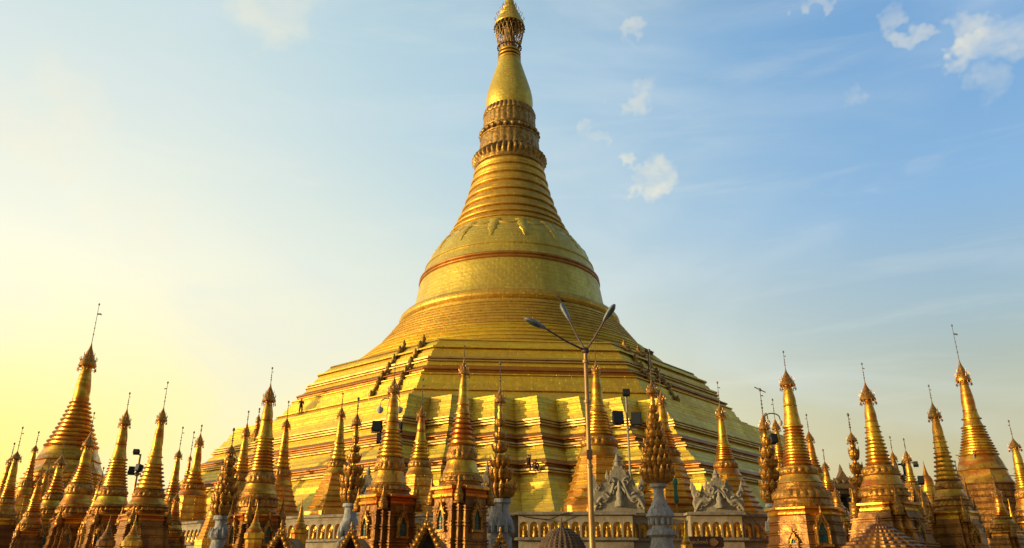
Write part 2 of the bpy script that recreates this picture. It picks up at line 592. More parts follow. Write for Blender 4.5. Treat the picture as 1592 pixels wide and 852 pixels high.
def lap(spec, n_=2, d=.055):
    out = []
    for (u0, y0), (u1, y1) in zip(spec, spec[1:]):
        if abs(y0 - y1) > 4:
            for i in range(n_):
                ta, tb = i / n_, (i + 1) / n_
                ua, ub = u0 + (u1 - u0) * ta, u0 + (u1 - u0) * tb
                ya, yb_ = y0 + (y1 - y0) * ta, y0 + (y1 - y0) * tb
                out += [(ua + (0 if i == 0 else -.02), ya), (ub + d, yb_ + .25), (ub + d * .9, yb_ + .02)]
        else:
            out.append((u0, y0))
    out.append(spec[-1])
    return out


def build_shell(name, spec, poly_fn, m, parent, extra_top=None):
    rows = []
    if name.endswith('terrace'):
        spec = lap(spec)
    for u, y in spec:
        z = zf(y, u)
        rows.append([(x, yy, z) for x, yy in poly_fn(u)])
    mb = MB()
    mb.loft(rows, True, False)
    if extra_top is not None:
        u, z = extra_top
        mb.loft([rows[-1], [(x, yy, z) for x, yy in poly_fn(u)]], True, False)
    return mb.build(name, m, parent, 25)


RD = lambda u: redent(u, 4.2, 7, 0.012)
# plain walls of the lower terraces
segs = [
    ('terrace', [(46.3, 798), (45.6, 788), (44.9, 779), (44.6, 778.4), (43.6, 758.5), (43.2, 757.8), (42.9, 747), (42.5, 746.3), (41.9, 733)], 'gold_plate'),
    ('moulding', [(41.9, 733), (42.35, 732.5), (42.35, 730.2), (41.75, 729.8), (41.75, 728.6), (42.15, 728.2), (42.1, 725.2), (41.4, 724.8)], 'gold_pale'),
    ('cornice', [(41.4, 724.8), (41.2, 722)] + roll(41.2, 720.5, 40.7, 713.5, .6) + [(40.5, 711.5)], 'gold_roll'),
    ('terrace', [(40.5, 711.5), (40.2, 706), (39.9, 705.6), (39.3, 697), (39.0, 696.6), (38.7, 690.5)], 'gold_plate'),
    ('moulding', [(38.7, 690.5), (39.1, 690), (39.1, 688), (38.5, 687.6), (38.5, 686.6), (38.9, 686.2), (38.85, 683.6), (38.2, 683.2)], 'gold_pale'),
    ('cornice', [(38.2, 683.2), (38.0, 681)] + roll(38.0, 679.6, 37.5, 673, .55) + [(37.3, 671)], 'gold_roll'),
    ('terrace', [(37.3, 671), (37.0, 665), (36.75, 664.6), (36.5, 659)], 'gold_plate'),
    ('moulding', [(36.5, 659), (37.0, 658.6), (37.0, 656.4), (36.45, 656.1), (36.45, 654.8), (36.85, 654.4), (36.85, 652), (36.3, 651.7), (36.3, 650.4),
                  (36.7, 650), (36.7, 647.8), (36.1, 647.4)], 'gold_pale'),
    ('terrace', [(36.1, 647.4), (35.6, 637), (35.35, 636.6), (35.0, 625), (34.8, 624.6), (34.5, 614.5)], 'gold_plate'),
]
for i, (nm, spec, mm) in enumerate(segs):
    last = i == len(segs) - 1
    o = build_shell(nm, spec, RD, M[mm], PAG, (26.0, zf(614.5, 34.5) + 0.05) if last else None)

OCT = [(math.cos(PH + R(22.5) + R(45) * k) / math.cos(R(22.5)), math.sin(PH + R(22.5) + R(45) * k) / math.cos(R(22.5))) for k in range(8)]
OC = lambda a: [(a * x, a * y) for x, y in OCT]
zt = zf(614.5, 34.5)
yb0 = 615
osegs = [
    ('octagon_terrace', [(31.2, 620), (30.6, 614), (30.2, 613.5), (29.6, 608)], 'gold_plate'),
    ('moulding', [(29.6, 608), (29.9, 607.6), (29.9, 606), (29.2, 605.7)], 'gold_band'),
    ('octagon_terrace', [(29.2, 605.7), (28.9, 597), (28.7, 596.6), (28.45, 588), (28.3, 587.6), (28.1, 583.5)], 'gold_plate'),
    ('moulding', [(28.1, 583.5), (28.35, 583.2), (28.35, 581.6), (27.9, 581.3)], 'gold_plate'),
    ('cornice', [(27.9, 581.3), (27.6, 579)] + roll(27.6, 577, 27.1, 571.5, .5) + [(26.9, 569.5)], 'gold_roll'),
    ('octagon_terrace', [(26.9, 569.5), (26.6, 563)], 'gold_plate'),
    ('moulding', [(26.6, 563), (26.9, 562.7), (26.9, 560.8), (26.4, 560.5), (26.4, 558.8), (26.75, 558.5), (26.75, 555.6), (26.0, 555.3)], 'gold_pale'),
    ('octagon_terrace', [(26.0, 555.3), (25.7, 548), (25.5, 547.6), (25.2, 542)], 'gold_plate'),
    ('moulding', [(25.2, 542), (25.65, 541.7), (25.6, 539.3), (24.9, 539)], 'gold_plate'),
    ('octagon_terrace', [(24.9, 539), (24.4, 534), (24.0, 531), (24.2, 530.5), (24.05, 529), (23.6, 528.6)], 'gold_plate'),
]
for i, (nm, spec, mm) in enumerate(osegs):
    last = i == len(osegs) - 1
    build_shell(nm, spec, OC, M[mm], PAG, (20.0, zf(528.6, 23.6) + 0.35) if last else None)


# stepped urn ribs that climb the slanting octagon faces
oct_line = [(29.3, 606), (28.2, 586), (27.9, 579), (26.8, 566), (26.3, 557), (25.4, 545), (24.6, 535), (24.0, 527.5)]


def on_oct(a, y, face, lat):
    z = zf(y, a)
    ang = PH + face * R(45)
    n = Vector((math.cos(ang), math.sin(ang), 0))
    t = Vector((-math.sin(ang), math.cos(ang), 0))
    return n * a + t * (lat * a * 0.4142) + Vector((0, 0, z)), n


for face, lat, sc in ((-1, 0.42, .62), (-1, 0.76, .62), (1, -0.74, .6), (1, -0.42, .6)):
    mb = MB()
    spine = []
    for k in range(7):
        t = k / 6 * (len(oct_line) - 1.01)
        i = int(t)
        fr = t - i
        a = oct_line[i][0] * (1 - fr) + oct_line[i + 1][0] * fr
        y = oct_line[i][1] * (1 - fr) + oct_line[i + 1][1] * fr
        p, n = on_oct(a, y, face, lat)
        s = (0.62 if k % 2 else 0.5) * sc
        c = p + n * 0.35 * sc
        spine.append(c)
        mb.lathe([(s * .9, c.z - .9 * sc), (s * 1.0, c.z - .35 * sc), (s * .6, c.z - .1 * sc), (s * .95, c.z + .25 * sc), (s * .85, c.z + .6 * sc), (s * .35, c.z + .8 * sc), (s * .5, c.z + 1.0 * sc), (s * .05, c.z + 1.3 * sc)], 10, (c.x, c.y))
    mb.tube(spine, .3 * sc, 6)
    mb.build('urn_rib', M['gold_relief'], PAG)

# circular bands, bell, ringed cone, lotus band, banana bud, crown
Z0 = EYE


def ringpart(name, prof, m, n=128, parent=PAG, sharp=30):
    mb = MB()
    mb.lathe([(q[0], q[1] + Z0) + tuple(q[2:]) for q in prof], n, (0, 0), PH + PI / 2, False)
    return mb.build(name, m, parent, sharp)


def stepped(r0, z0, r1, z1, n, d=.12):
    out = []
    for i in range(n):
        t0, t1 = i / n, (i + 1) / n
        ra, rb = r0 + (r1 - r0) * t0, r0 + (r1 - r0) * t1
        za, zb = z0 + (z1 - z0) * t0, z0 + (z1 - z0) * t1
        h = zb - za
        out += [(ra, za), (ra - (ra - rb) * .35, za + h * .72), (ra - (ra - rb) * .3 + d, za + h * .76), (ra - (ra - rb) * .35 + d, za + h * .97)]
    out.append((r1, z1))
    return out


ringpart('circular_band', stepped(24.1, 24.15, 19.75, 28.15, 6, .10), M['gold_plate'])
ringpart('circular_band', stepped(19.65, 28.15, 16.6, 32.2, 8, .07), M['gold_band'])
ringpart('ring_moulding', [(16.6, 32.2), (16.25, 32.5), (16.2, 32.75)] + [(15.35 + .95 * math.cos(t), 33.55 + .85 * math.sin(t)) for t in [R(-55 + 15 * k) for k in range(10)]] + [(14.75, 34.35)], M['gold_band'])
ringpart('bell', [(14.75, 34.35), (14.55, 34.6), (14.3, 35.6), (14.0, 36.8), (13.8, 38.0), (13.6, 39.2), (13.5, 39.55)], M['gold_bell'])
ringpart('rope_band', [(13.5, 39.55)] + [(13.45 + .22 * math.cos(t), 39.78 + .22 * math.sin(t)) for t in [R(-80 + 32 * k) for k in range(6)]] +
         [(13.38 + .22 * math.cos(t), 40.3 + .22 * math.sin(t)) for t in [R(-80 + 32 * k) for k in range(6)]] + [(13.3, 40.6)], M['gold_roll'])
ringpart('bell', [(13.3, 40.6), (13.0, 41.3), (12.75, 42.0), (12.85, 42.1), (12.8, 42.3), (12.6, 42.35), (12.25, 43.2), (11.85, 44.2), (11.3, 45.15), (10.6, 45.95),
                  (9.9, 46.7), (9.4, 47.4), (9.2, 47.75)], M['gold_bell'])
# garlands on the bell shoulder
for k in range(16):
    a0 = PH + k * 2 * PI / 16 + .1
    mb = MB()

    def bellr(z):
        tb = [(42.3, 12.7), (43.2, 12.25), (44.2, 11.85), (45.15, 11.3), (45.95, 10.6), (46.7, 9.9), (47.4, 9.4)]
        for (za, ra), (zb, rb) in zip(tb, tb[1:]):
            if za <= z <= zb:
                return ra + (rb - ra) * (z - za) / (zb - za)
        return tb[0][1] if z < tb[0][0] else tb[-1][1]

    def bp_(a, z, d=.05):
        r = bellr(z) + d
        return (r * math.cos(a), r * math.sin(a), z + Z0)
    rows = []
    for i, z in enumerate([47.3, 46.9, 46.4, 45.9, 45.4, 44.9, 44.4, 43.9, 43.4]):
        wd = [.075, .085, .06, .07, .045, .05, .025, .02, .004][i] * 1.15
        d = [.06, .2, .12, .22, .12, .18, .1, .1, .03][i]
        rows.append([bp_(a0 - wd, z, .01), bp_(a0 - wd * .8, z, d), bp_(a0, z, d * 1.5), bp_(a0 + wd * .8, z, d), bp_(a0 + wd, z, .01)])
    mb.loft(rows, False)
    mb.tube([bp_(a0 + .39 * t, 46.95 - .9 * math.sin(PI * t)) for t in [i / 10 for i in range(11)]], .09, 5)
    mb.build('garland', M['gold_bell'], PAG)
# ringed cone
cone = [(9.2, 47.75, 8.6, 48.9), (8.6, 48.9, 8.0, 50.2), (8.0, 50.2, 7.35, 51.9), (7.35, 51.9, 6.85, 53.5), (6.85, 53.5, 6.35, 55.2), (6.35, 55.2, 6.0, 56.8), (6.0, 56.8, 5.7, 58.4), (5.65, 58.4, 5.4, 59.9)]
for (ra, za, rb, zb) in cone:
    h = zb - za
    ringpart('ring', [(ra - .12, za), (ra + .12, za + .02 * h)] + [(ra - .05 + .25 * math.cos(t), za + .17 * h + .16 * h * math.sin(t)) for t in [R(-60 + 30 * i) for i in range(6)]] +
             [(ra - .1, za + .36 * h), (rb + .12 + .1, za + .75 * h), (rb + .14, za + .8 * h), (rb - .1, za + .98 * h), (rb - .12, zb)], M['gold_band'], 96)
# lotus petals, bead ring and walls
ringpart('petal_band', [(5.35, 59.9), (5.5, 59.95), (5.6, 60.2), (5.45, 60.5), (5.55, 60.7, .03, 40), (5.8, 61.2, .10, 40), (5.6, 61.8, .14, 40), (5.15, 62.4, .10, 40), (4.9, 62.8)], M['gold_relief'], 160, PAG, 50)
ringpart('relief_wall', [(4.9, 62.8, .028, 28), (4.75, 64.9, .028, 28), (4.7, 65.3)], M['gold_relief'], 144, PAG, 20)
ringpart('bead_band', [(4.7, 65.3), (4.8, 65.35), (4.8, 65.6), (4.55, 65.65)], M['gold_relief'], 96)
bm_ = MB()
for k in range(26):
    a = 2 * PI * k / 26
    bm_.ball((4.6 * math.cos(a), 4.6 * math.sin(a), 66.2 + Z0), .48, 8, .9)
bm_.build('bead_band', M['gold_relief'], PAG)
ringpart('relief_wall', [(4.5, 65.65), (4.35, 66.9), (4.45, 66.95), (4.45, 67.15), (4.3, 67.2, .028, 28), (4.2, 69.4, .028, 28), (4.15, 69.5)], M['gold_relief'], 144, PAG, 20)
ringpart('petal_band', [(4.15, 69.5), (4.25, 69.55), (4.3, 69.8, .05, 36), (4.15, 70.2, .08, 36), (4.0, 70.6, .08, 36), (3.85, 70.95, .05, 36), (3.6, 71.0)], M['gold_relief'], 144, PAG, 50)
ringpart('spire_bud', [(3.62, 70.9), (3.8, 71.4), (3.9, 72.4), (3.86, 73.4), (3.68, 74.5), (3.35, 75.8), (2.95, 77.2), (2.55, 78.6), (2.2, 79.8), (1.98, 80.7), (1.9, 81.1)], M['gold_bell'], 64)
for za in (81.1, 81.9, 82.6):
    ringpart('neck_ring', [(1.95, za)] + [(1.75 - (za - 81.1) * .12 + .2 * math.cos(t), za + .3 + .28 * math.sin(t)) for t in [R(-70 + 28 * i) for i in range(6)]] + [(1.6 - (za - 81.1) * .12, za + .75)], M['gold_band'], 48)
cr_o = empty('crown_umbrella', (0, 0, 0), None, None)
cr_o.parent = PAG
ringpart('shaft', [(1.45, 83.2), (1.15, 83.6), (1.2, 84.2), (.95, 84.8), (1.05, 85.6), (.9, 86.4), (1.0, 87.6), (.9, 89.0)], M['dark_bronze'], 32, cr_o)
ringpart('canopy', [(2.35, 88.5), (2.55, 88.3), (2.62, 88.45), (2.5, 88.9), (2.2, 89.6), (1.9, 90.3), (1.95, 90.4), (1.55, 91.2), (1.2, 92.0), (1.22, 92.1), (.9, 93.0), (.7, 94.2), (.72, 94.35), (.5, 95.6), (.3, 97.5), (.12, 99.5)], M['gold_bell'], 48, cr_o)
mb = MB()
for k in range(20):
    a = 2 * PI * k / 20
    for s in (-1, 1):
        pts = []
        for j in range(7):
            t = j / 6
            rr = 2.5 - 1.0 * t ** 1.6
            aa = a + s * t * .55
            pts.append((rr * math.cos(aa), rr * math.sin(aa), Z0 + 88.3 - 5.2 * t))
        mb.tube(pts, .06, 4, False)
for rr, z in ((2.45, 87.6), (2.35, 86.6), (2.1, 85.2), (1.75, 83.9)):
    mb.tube([(rr * math.cos(t), rr * math.sin(t), Z0 + z) for t in [2 * PI * i / 32 for i in range(33)]], .06, 4, False)
mb.build('lattice', M['dark_bronze'], cr_o)
for k in range(24):
    a = 2 * PI * k / 24
    for rr, z in ((2.62, 87.9), (2.0, 83.9)):
        mb = MB()
        mb.lathe([(.16, Z0 + z - .22), (.12, Z0 + z), (.05, Z0 + z + .15), (.02, Z0 + z + .3)], 6, (rr * math.cos(a), rr * math.sin(a)))
        mb.build('hanging_bell', M['dark_bronze'], cr_o)
    for rr, z, h in ((2.3, 89.6, .9), (1.7, 91.0, .9), (1.15, 92.4, .8)):
        if k % 2 == 0:
            mb = MB()
            mb.tube([(rr * math.cos(a), rr * math.sin(a), Z0 + z), (rr * 1.13 * math.cos(a), rr * 1.13 * math.sin(a), Z0 + z + h * .5), (rr * 1.05 * math.cos(a), rr * 1.05 * math.sin(a), Z0 + z + h)], [.09, .07, .02], 5)
            mb.build('leaf_finial', M['umbrella'], cr_o)
mb = MB()
mb.tube([(0, 0, Z0 + 99), (0, 0, Z0 + 104)], .08, 6)
mb.ball((0, 0, Z0 + 104.2), .4, 10)
mb.slab([(0, 101.5 + Z0), (1.4, 101.8 + Z0), (1.3, 102.7 + Z0), (0, 102.6 + Z0)], .06)
mb.build('vane_rod', M['rod'], cr_o)

# ------------------------------------------------------------------ plinth wall with arched niches
PL_TOP = EYE + 3.68


def vpx(px, Y=54.5, y=800):
    return x_at(px, y, Y)


def local(u, v):
    p = uv_pt(u, v)
    return p


# outline of the plinth (front part follows what the photo shows, back part closes the platform)
bayL, bayR = vpx(806), vpx(982)
front = []                        # world x, y   left to right
front += [(-75.0, 12.0), (-33.0, -37.5), (-24.0, -46.5), (-19.0, -49.5), (vpx(450), -52.0), (vpx(540), -54.0), (vpx(545), -55.2), (vpx(590), -55.4), (vpx(590), -54.2), (vpx(735), -54.2), (vpx(735), -55.6),
          (vpx(778), -55.6), (vpx(778), -54.3), (bayL, -54.3), (bayL, -55.8), (bayR, -55.8), (bayR, -54.4),
          (vpx(1072), -54.4), (vpx(1072), -55.6), (vpx(1152), -55.6), (vpx(1152), -54.0), (vpx(1195), -53.6), (30.0, -44.0), (80.0, 8.0)]
back = [(20.0, 74.0), (-20.0, 74.0)]
WALL = empty('plinth_wall', (0, 0, 0), 'long weathered cream plinth wall with a row of gilded arched niches under the pagoda terraces', 'wall')
mbw, mbc = MB(), MB()
outl = front + back
n = len(outl)


def offs(pts, d):
    res = []
    k = len(pts)
    for i in range(k):
        a, b, c = Vector(pts[i - 1]), Vector(pts[i]), Vector(pts[(i + 1) % k])
        e1, e2 = (b - a).normalized(), (c - b).normalized()
        n1, n2 = Vector((e1.y, -e1.x)), Vector((e2.y, -e2.x))
        m_ = (n1 + n2)
        m_ = m_ / max(m_.dot(n1), .3)
        res.append(tuple(b + m_ * d))
    return res


def ring_rows(spec):
    return [[(x, y, z) for x, y in offs(outl, d)] for d, z in spec]


zt_, zn1, zn0 = PL_TOP, PL_TOP - .52, PL_TOP - 1.62
mbw.loft(ring_rows([(.0, 0), (.0, zn0 - .22)]))
mbw.loft(ring_rows([(-.55, zn0 - .01), (-.55, zn1 + .02)]))
mbc.loft(ring_rows([(.0, zn0 - .22), (.28, zn0 - .2), (.3, zn0 - .06), (.12, zn0 - .02), (.0, zn0), (-.6, zn0)]))
mbw.loft(ring_rows([(-.6, zn1), (.0, zn1), (.0, zt_ - .22)]))
mbc.loft(ring_rows([(.0, zt_ - .22), (.22, zt_ - .2), (.24, zt_ - .05), (.1, zt_), (-1.2, zt_)]))
tp = MB()
tp.add([(x, y, zt_ - .01) for x, y in offs(outl, -1.1)], [list(range(n))])
mbw.build('wall', M['wall'], WALL)
mbc.build('coping', M['coping'], WALL)
tp.build('platform_top', M['wall'], WALL)
# arcade: piers with arch heads in front of a gilded recess; each niche a part
arc = MB()
for i in range(1, len(front) - 2):
    a, b = Vector(front[i]), Vector(front[i + 1])
    L = (b - a).length
    if L < 1.9:
        arc.add([(a.x, a.y, zn0), (b.x, b.y, zn0), (b.x, b.y, zn1), (a.x, a.y, zn1)], [[0, 1, 2, 3]], [[(0, 0), (L, 0), (L, 1.4), (0, 1.4)]])
        continue
    k = max(1, round(L / 0.70))
    e = (b - a).normalized()
    nn = Vector((e.y, -e.x))
    w = L / k
    for j in range(k):
        o = a + e * (w * j)
        pw = w * .09
        spring = zn1 - (w / 2 - pw) - .12
        archp = [(pw, zn0)] + [(w / 2 - (w / 2 - pw) * math.cos(t), spring + (w / 2 - pw) * math.sin(t)) for t in [PI * q / 8 for q in range(9)]] + [(w - pw, zn0)]
        outp = [(0, zn0)] + [(0 if q < 4 else (w if q > 4 else w / 2), (zn1 if 1 <= q <= 7 else spring)) for q in range(9)] + [(w, zn0)]
        vs, fs = [], []
        for (x1, z1), (x2, z2) in zip(archp, outp):
            p1 = o + e * x1
            p2 = o + e * x2
            p3 = p1 - nn * .2
            vs += [(p1.x, p1.y, z1), (p2.x, p2.y, z2), (p3.x, p3.y, z1)]
        for q in range(len(archp) - 1):
            fs.append([3 * q, 3 * q + 3, 3 * q + 4, 3 * q + 1])
            fs.append([3 * q, 3 * q + 2, 3 * q + 5, 3 * q + 3])
        arc.add(vs, fs)
        nb = MB()
        c = o + e * (w / 2) - nn * .2
        ri = (w / 2 - pw) * 1.02
        # little shell-headed image panel inside the arch
        rows = []
        for z, s in [(zn0, 1), (spring, 1)] + [(spring + ri * math.sin(t), math.cos(t)) for t in (.4, .8, 1.2, 1.5)]:
            rows.append([(c.x + e.x * ri * s * math.cos(th) - nn.x * .0 - nn.x * (-.16) * (1 - math.sin(th)), c.y + e.y * ri * s * math.cos(th) + nn.y * .16 * (1 - math.sin(th)), z) for th in [PI * q / 8 for q in range(9)]])
        nb.loft(rows, False)
        pc = c + nn * .10
        nb.lathe([(.13, zn0 + .02), (.15, zn0 + .12), (.09, zn0 + .24), (.12, zn0 + .4), (.05, zn0 + .5), (.075, zn0 + .58), (.015, zn0 + .72)], 8, (pc.x, pc.y))
        nb.build('niche', M['niche_gold'], WALL)
arc.build('arcade', M['wall'], WALL, 30)


# ------------------------------------------------------------------ small parts shared by the stupas
def sq_poly(s=.16, steps=2):
    q = []
    for k in range(4):
        a = k * PI / 2
        pts = []
        for i in range(steps + 1):
            pts.append((1 - i * s, 1 - (steps - i) * s))
            if i < steps:
                pts.append((1 - (i + 1) * s, 1 - (steps - i) * s))
        for x, y in pts:
            q.append((x * math.cos(a) - y * math.sin(a), x * math.sin(a) + y * math.cos(a)))
    return q


def ngon(n):
    return [(math.cos(2 * PI * (k + .5) / n) / math.cos(PI / n), math.sin(2 * PI * (k + .5) / n) / math.cos(PI / n)) for k in range(n)]


def rotp(poly, a):
    return [(x * math.cos(a) - y * math.sin(a), x * math.sin(a) + y * math.cos(a)) for x, y in poly]


def make_umbrella(root, zb, zh, r, detail=True):
    h = zh - zb
    mb = MB()
    mb.lathe([(r * .5, zb + .02 * h), (r * .94, zb), (r, zb + .05 * h), (r * .86, zb + .2 * h), (r * .62, zb + .36 * h), (r * .66, zb + .38 * h), (r * .42, zb + .54 * h), (r * .44, zb + .56 * h), (r * .24, zb + .72 * h), (r * .12, zb + .86 * h), (r * .05, zh)], 20)
    o = mb.build('umbrella', M['umbrella'], root)
    mb = MB()
    hr = min(.35 * h, r * .55)
    for k in range(12):
        a = 2 * PI * k / 12
        mb.tube([(r * .97 * math.cos(a), r * .97 * math.sin(a), zb + .05 * h), (r * .99 * math.cos(a), r * .99 * math.sin(a), zb - hr * .5)], r * .018, 3, False)
        mb.lathe([(r * .085, zb - hr), (r * .06, zb - hr * .7), (r * .01, zb - hr * .5)], 5, (r * .99 * math.cos(a), r * .99 * math.sin(a)))
        mb.tube([(r * .8 * math.cos(a), r * .8 * math.sin(a), zb + .2 * h), (r * .95 * math.cos(a), r * .95 * math.sin(a), zb + .32 * h), (r * .86 * math.cos(a), r * .86 * math.sin(a), zb + .42 * h)], [r * .05, r * .04, r * .01], 4, False)
        if k % 2 == 0:
            mb.tube([(r * .55 * math.cos(a), r * .55 * math.sin(a), zb + .42 * h), (r * .68 * math.cos(a), r * .68 * math.sin(a), zb + .52 * h), (r * .6 * math.cos(a), r * .6 * math.sin(a), zb + .6 * h)], [r * .04, r * .03, r * .01], 4, False)
    rr = r * .99
    mb.tube([(rr * math.cos(t), rr * math.sin(t), zb - hr * .5) for t in [2 * PI * i / 16 for i in range(17)]], r * .045, 4, False)
    mb.build('bell_fringe', M['umbrella'], o)
    return o


def make_rod(root, z0, z1, r, flag=1):
    L = z1 - z0
    mb = MB()
    r = max(r, .012)
    mb.tube([(0, 0, z0 - .05 * L), (0, 0, z1)], [r, r * .6], 5)
    mb.ball((0, 0, z1), r * 2.6, 6, 1.4)
    for t in (.22, .38, .52):
        mb.ball((0, 0, z0 + L * t), r * (2.6 - 1.5 * t), 6, .8)
    s = .075 * L * (1 if flag > 0 else -1)
    zz = z0 + .72 * L
    mb.slab([(0, zz), (s * .5, zz + abs(s) * .15), (s * 1.5, zz - abs(s) * .1), (s * 1.3, zz + abs(s) * .55), (s * .4, zz + abs(s) * .6), (0, zz + abs(s) * .8)], r * 1.2)
    return mb.build('vane_rod', M['rod'], root)


def ogee(w, h, hs):
    """pointed-arch outline, from bottom left up and over to bottom right"""
    pts = [(-w, 0), (-w, hs)]
    for i in range(1, 7):
        t = i / 6
        x = -w * (1 - t) ** .8 * (1 - .12 * math.sin(PI * t * 2))
        pts.append((x, hs + (h - hs) * (t ** 1.15)))
    pts += [(-x, z) for x, z in pts[-2::-1]]
    return pts


def make_niche(root, r, ang, z0, w, h, doorm='green', flame=True):
    """aedicule on a face at distance r from the axis"""
    mx = Matrix.Rotation(ang + PI / 2, 4, 'Z') @ Matrix.Translation((0, -r, z0))
    inner = ogee(w * .62, h * .72, h * .42)
    outer0 = ogee(w, h, h * .55)
    outer = []
    for i, (x, z) in enumerate(outer0):
        k = 1.0 + (.17 if (flame and i % 2 == 0 and z > h * .5 and abs(x) > .01) else 0)
        outer.append((x * k, z + (.03 * h if k > 1 else 0)))
    mb = MB(mx)
    d = w * .55
    vs, fs = [], []
    for (a, b), (c, e) in zip(inner, outer):
        vs += [(a, -d, b), (c, -d * .8, e), (c, .3, e), (a, .1, b)]
    k = len(inner)
    for i in range(k - 1):
        p, q = 4 * i, 4 * (i + 1)
        fs += [[p, p + 1, q + 1, q], [p + 1, p + 2, q + 2, q + 1], [p + 3, p, q, q + 3]]
    mb.add(vs, fs)
    mb.tube([(0, -d * .8, h), (0, -d * .8, h * 1.12), (0, -d * .8, h * 1.28)], [w * .12, w * .15, w * .02], 6)
    for s in (-1, 1):
        mb.tube([(s * w * .82, -d, 0), (s * w * .82, -d, h * .5)], w * .13, 6)
        mb.ball((s * w * .82, -d, h * .52), w * .2, 6)
        mb.tube([(s * w * (.8 - .65 * t), -d * 1.05, h * (.6 + .36 * t) + .03 * h * math.sin(9 * t)) for t in [i / 6 for i in range(7)]], w * .08, 5)
    mb.box((0, -d * .6, -h * .04), (w * 2.3, d * 1.3, h * .08))
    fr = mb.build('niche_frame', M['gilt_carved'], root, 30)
    mb = MB(mx)
    mb.slab([(x, z) for x, z in inner], .05, Matrix.Translation((0, -d * .25, 0)))
    for zz in (.15, .3, .45):
        mb.box((0, -d * .25 - .035, h * zz), (w * 1.1, .03, .03 * h * .5))
    mb.box((0, -d * .25 - .04, h * .33), (.03 * w + .02, .03, h * .62))
    mb.build('door', M[doorm], fr)
    return fr


def band_lathe(mb, r0, z0, r1, z1, n, seg=32, ph=0.0, fl=.5):
    """n projecting rings between two radii"""
    prof = []
    for i in range(n):
        t0, t1 = i / n, (i + 1) / n
        ra, rb = r0 + (r1 - r0) * t0, r0 + (r1 - r0) * t1
        za, zb = z0 + (z1 - z0) * t0, z0 + (z1 - z0) * t1
        h = zb - za
        b = min(.35 * h, .16 * ra) * fl * 2
        prof += [(ra - .03 * ra, za), (ra + b * .6, za + .06 * h), (ra + b, za + .22 * h), (ra + b * .6, za + .38 * h), (rb + .02 * ra, za + .46 * h), (rb, za + .98 * h)]
    mb.lathe(prof, seg, (0, 0), ph, True)


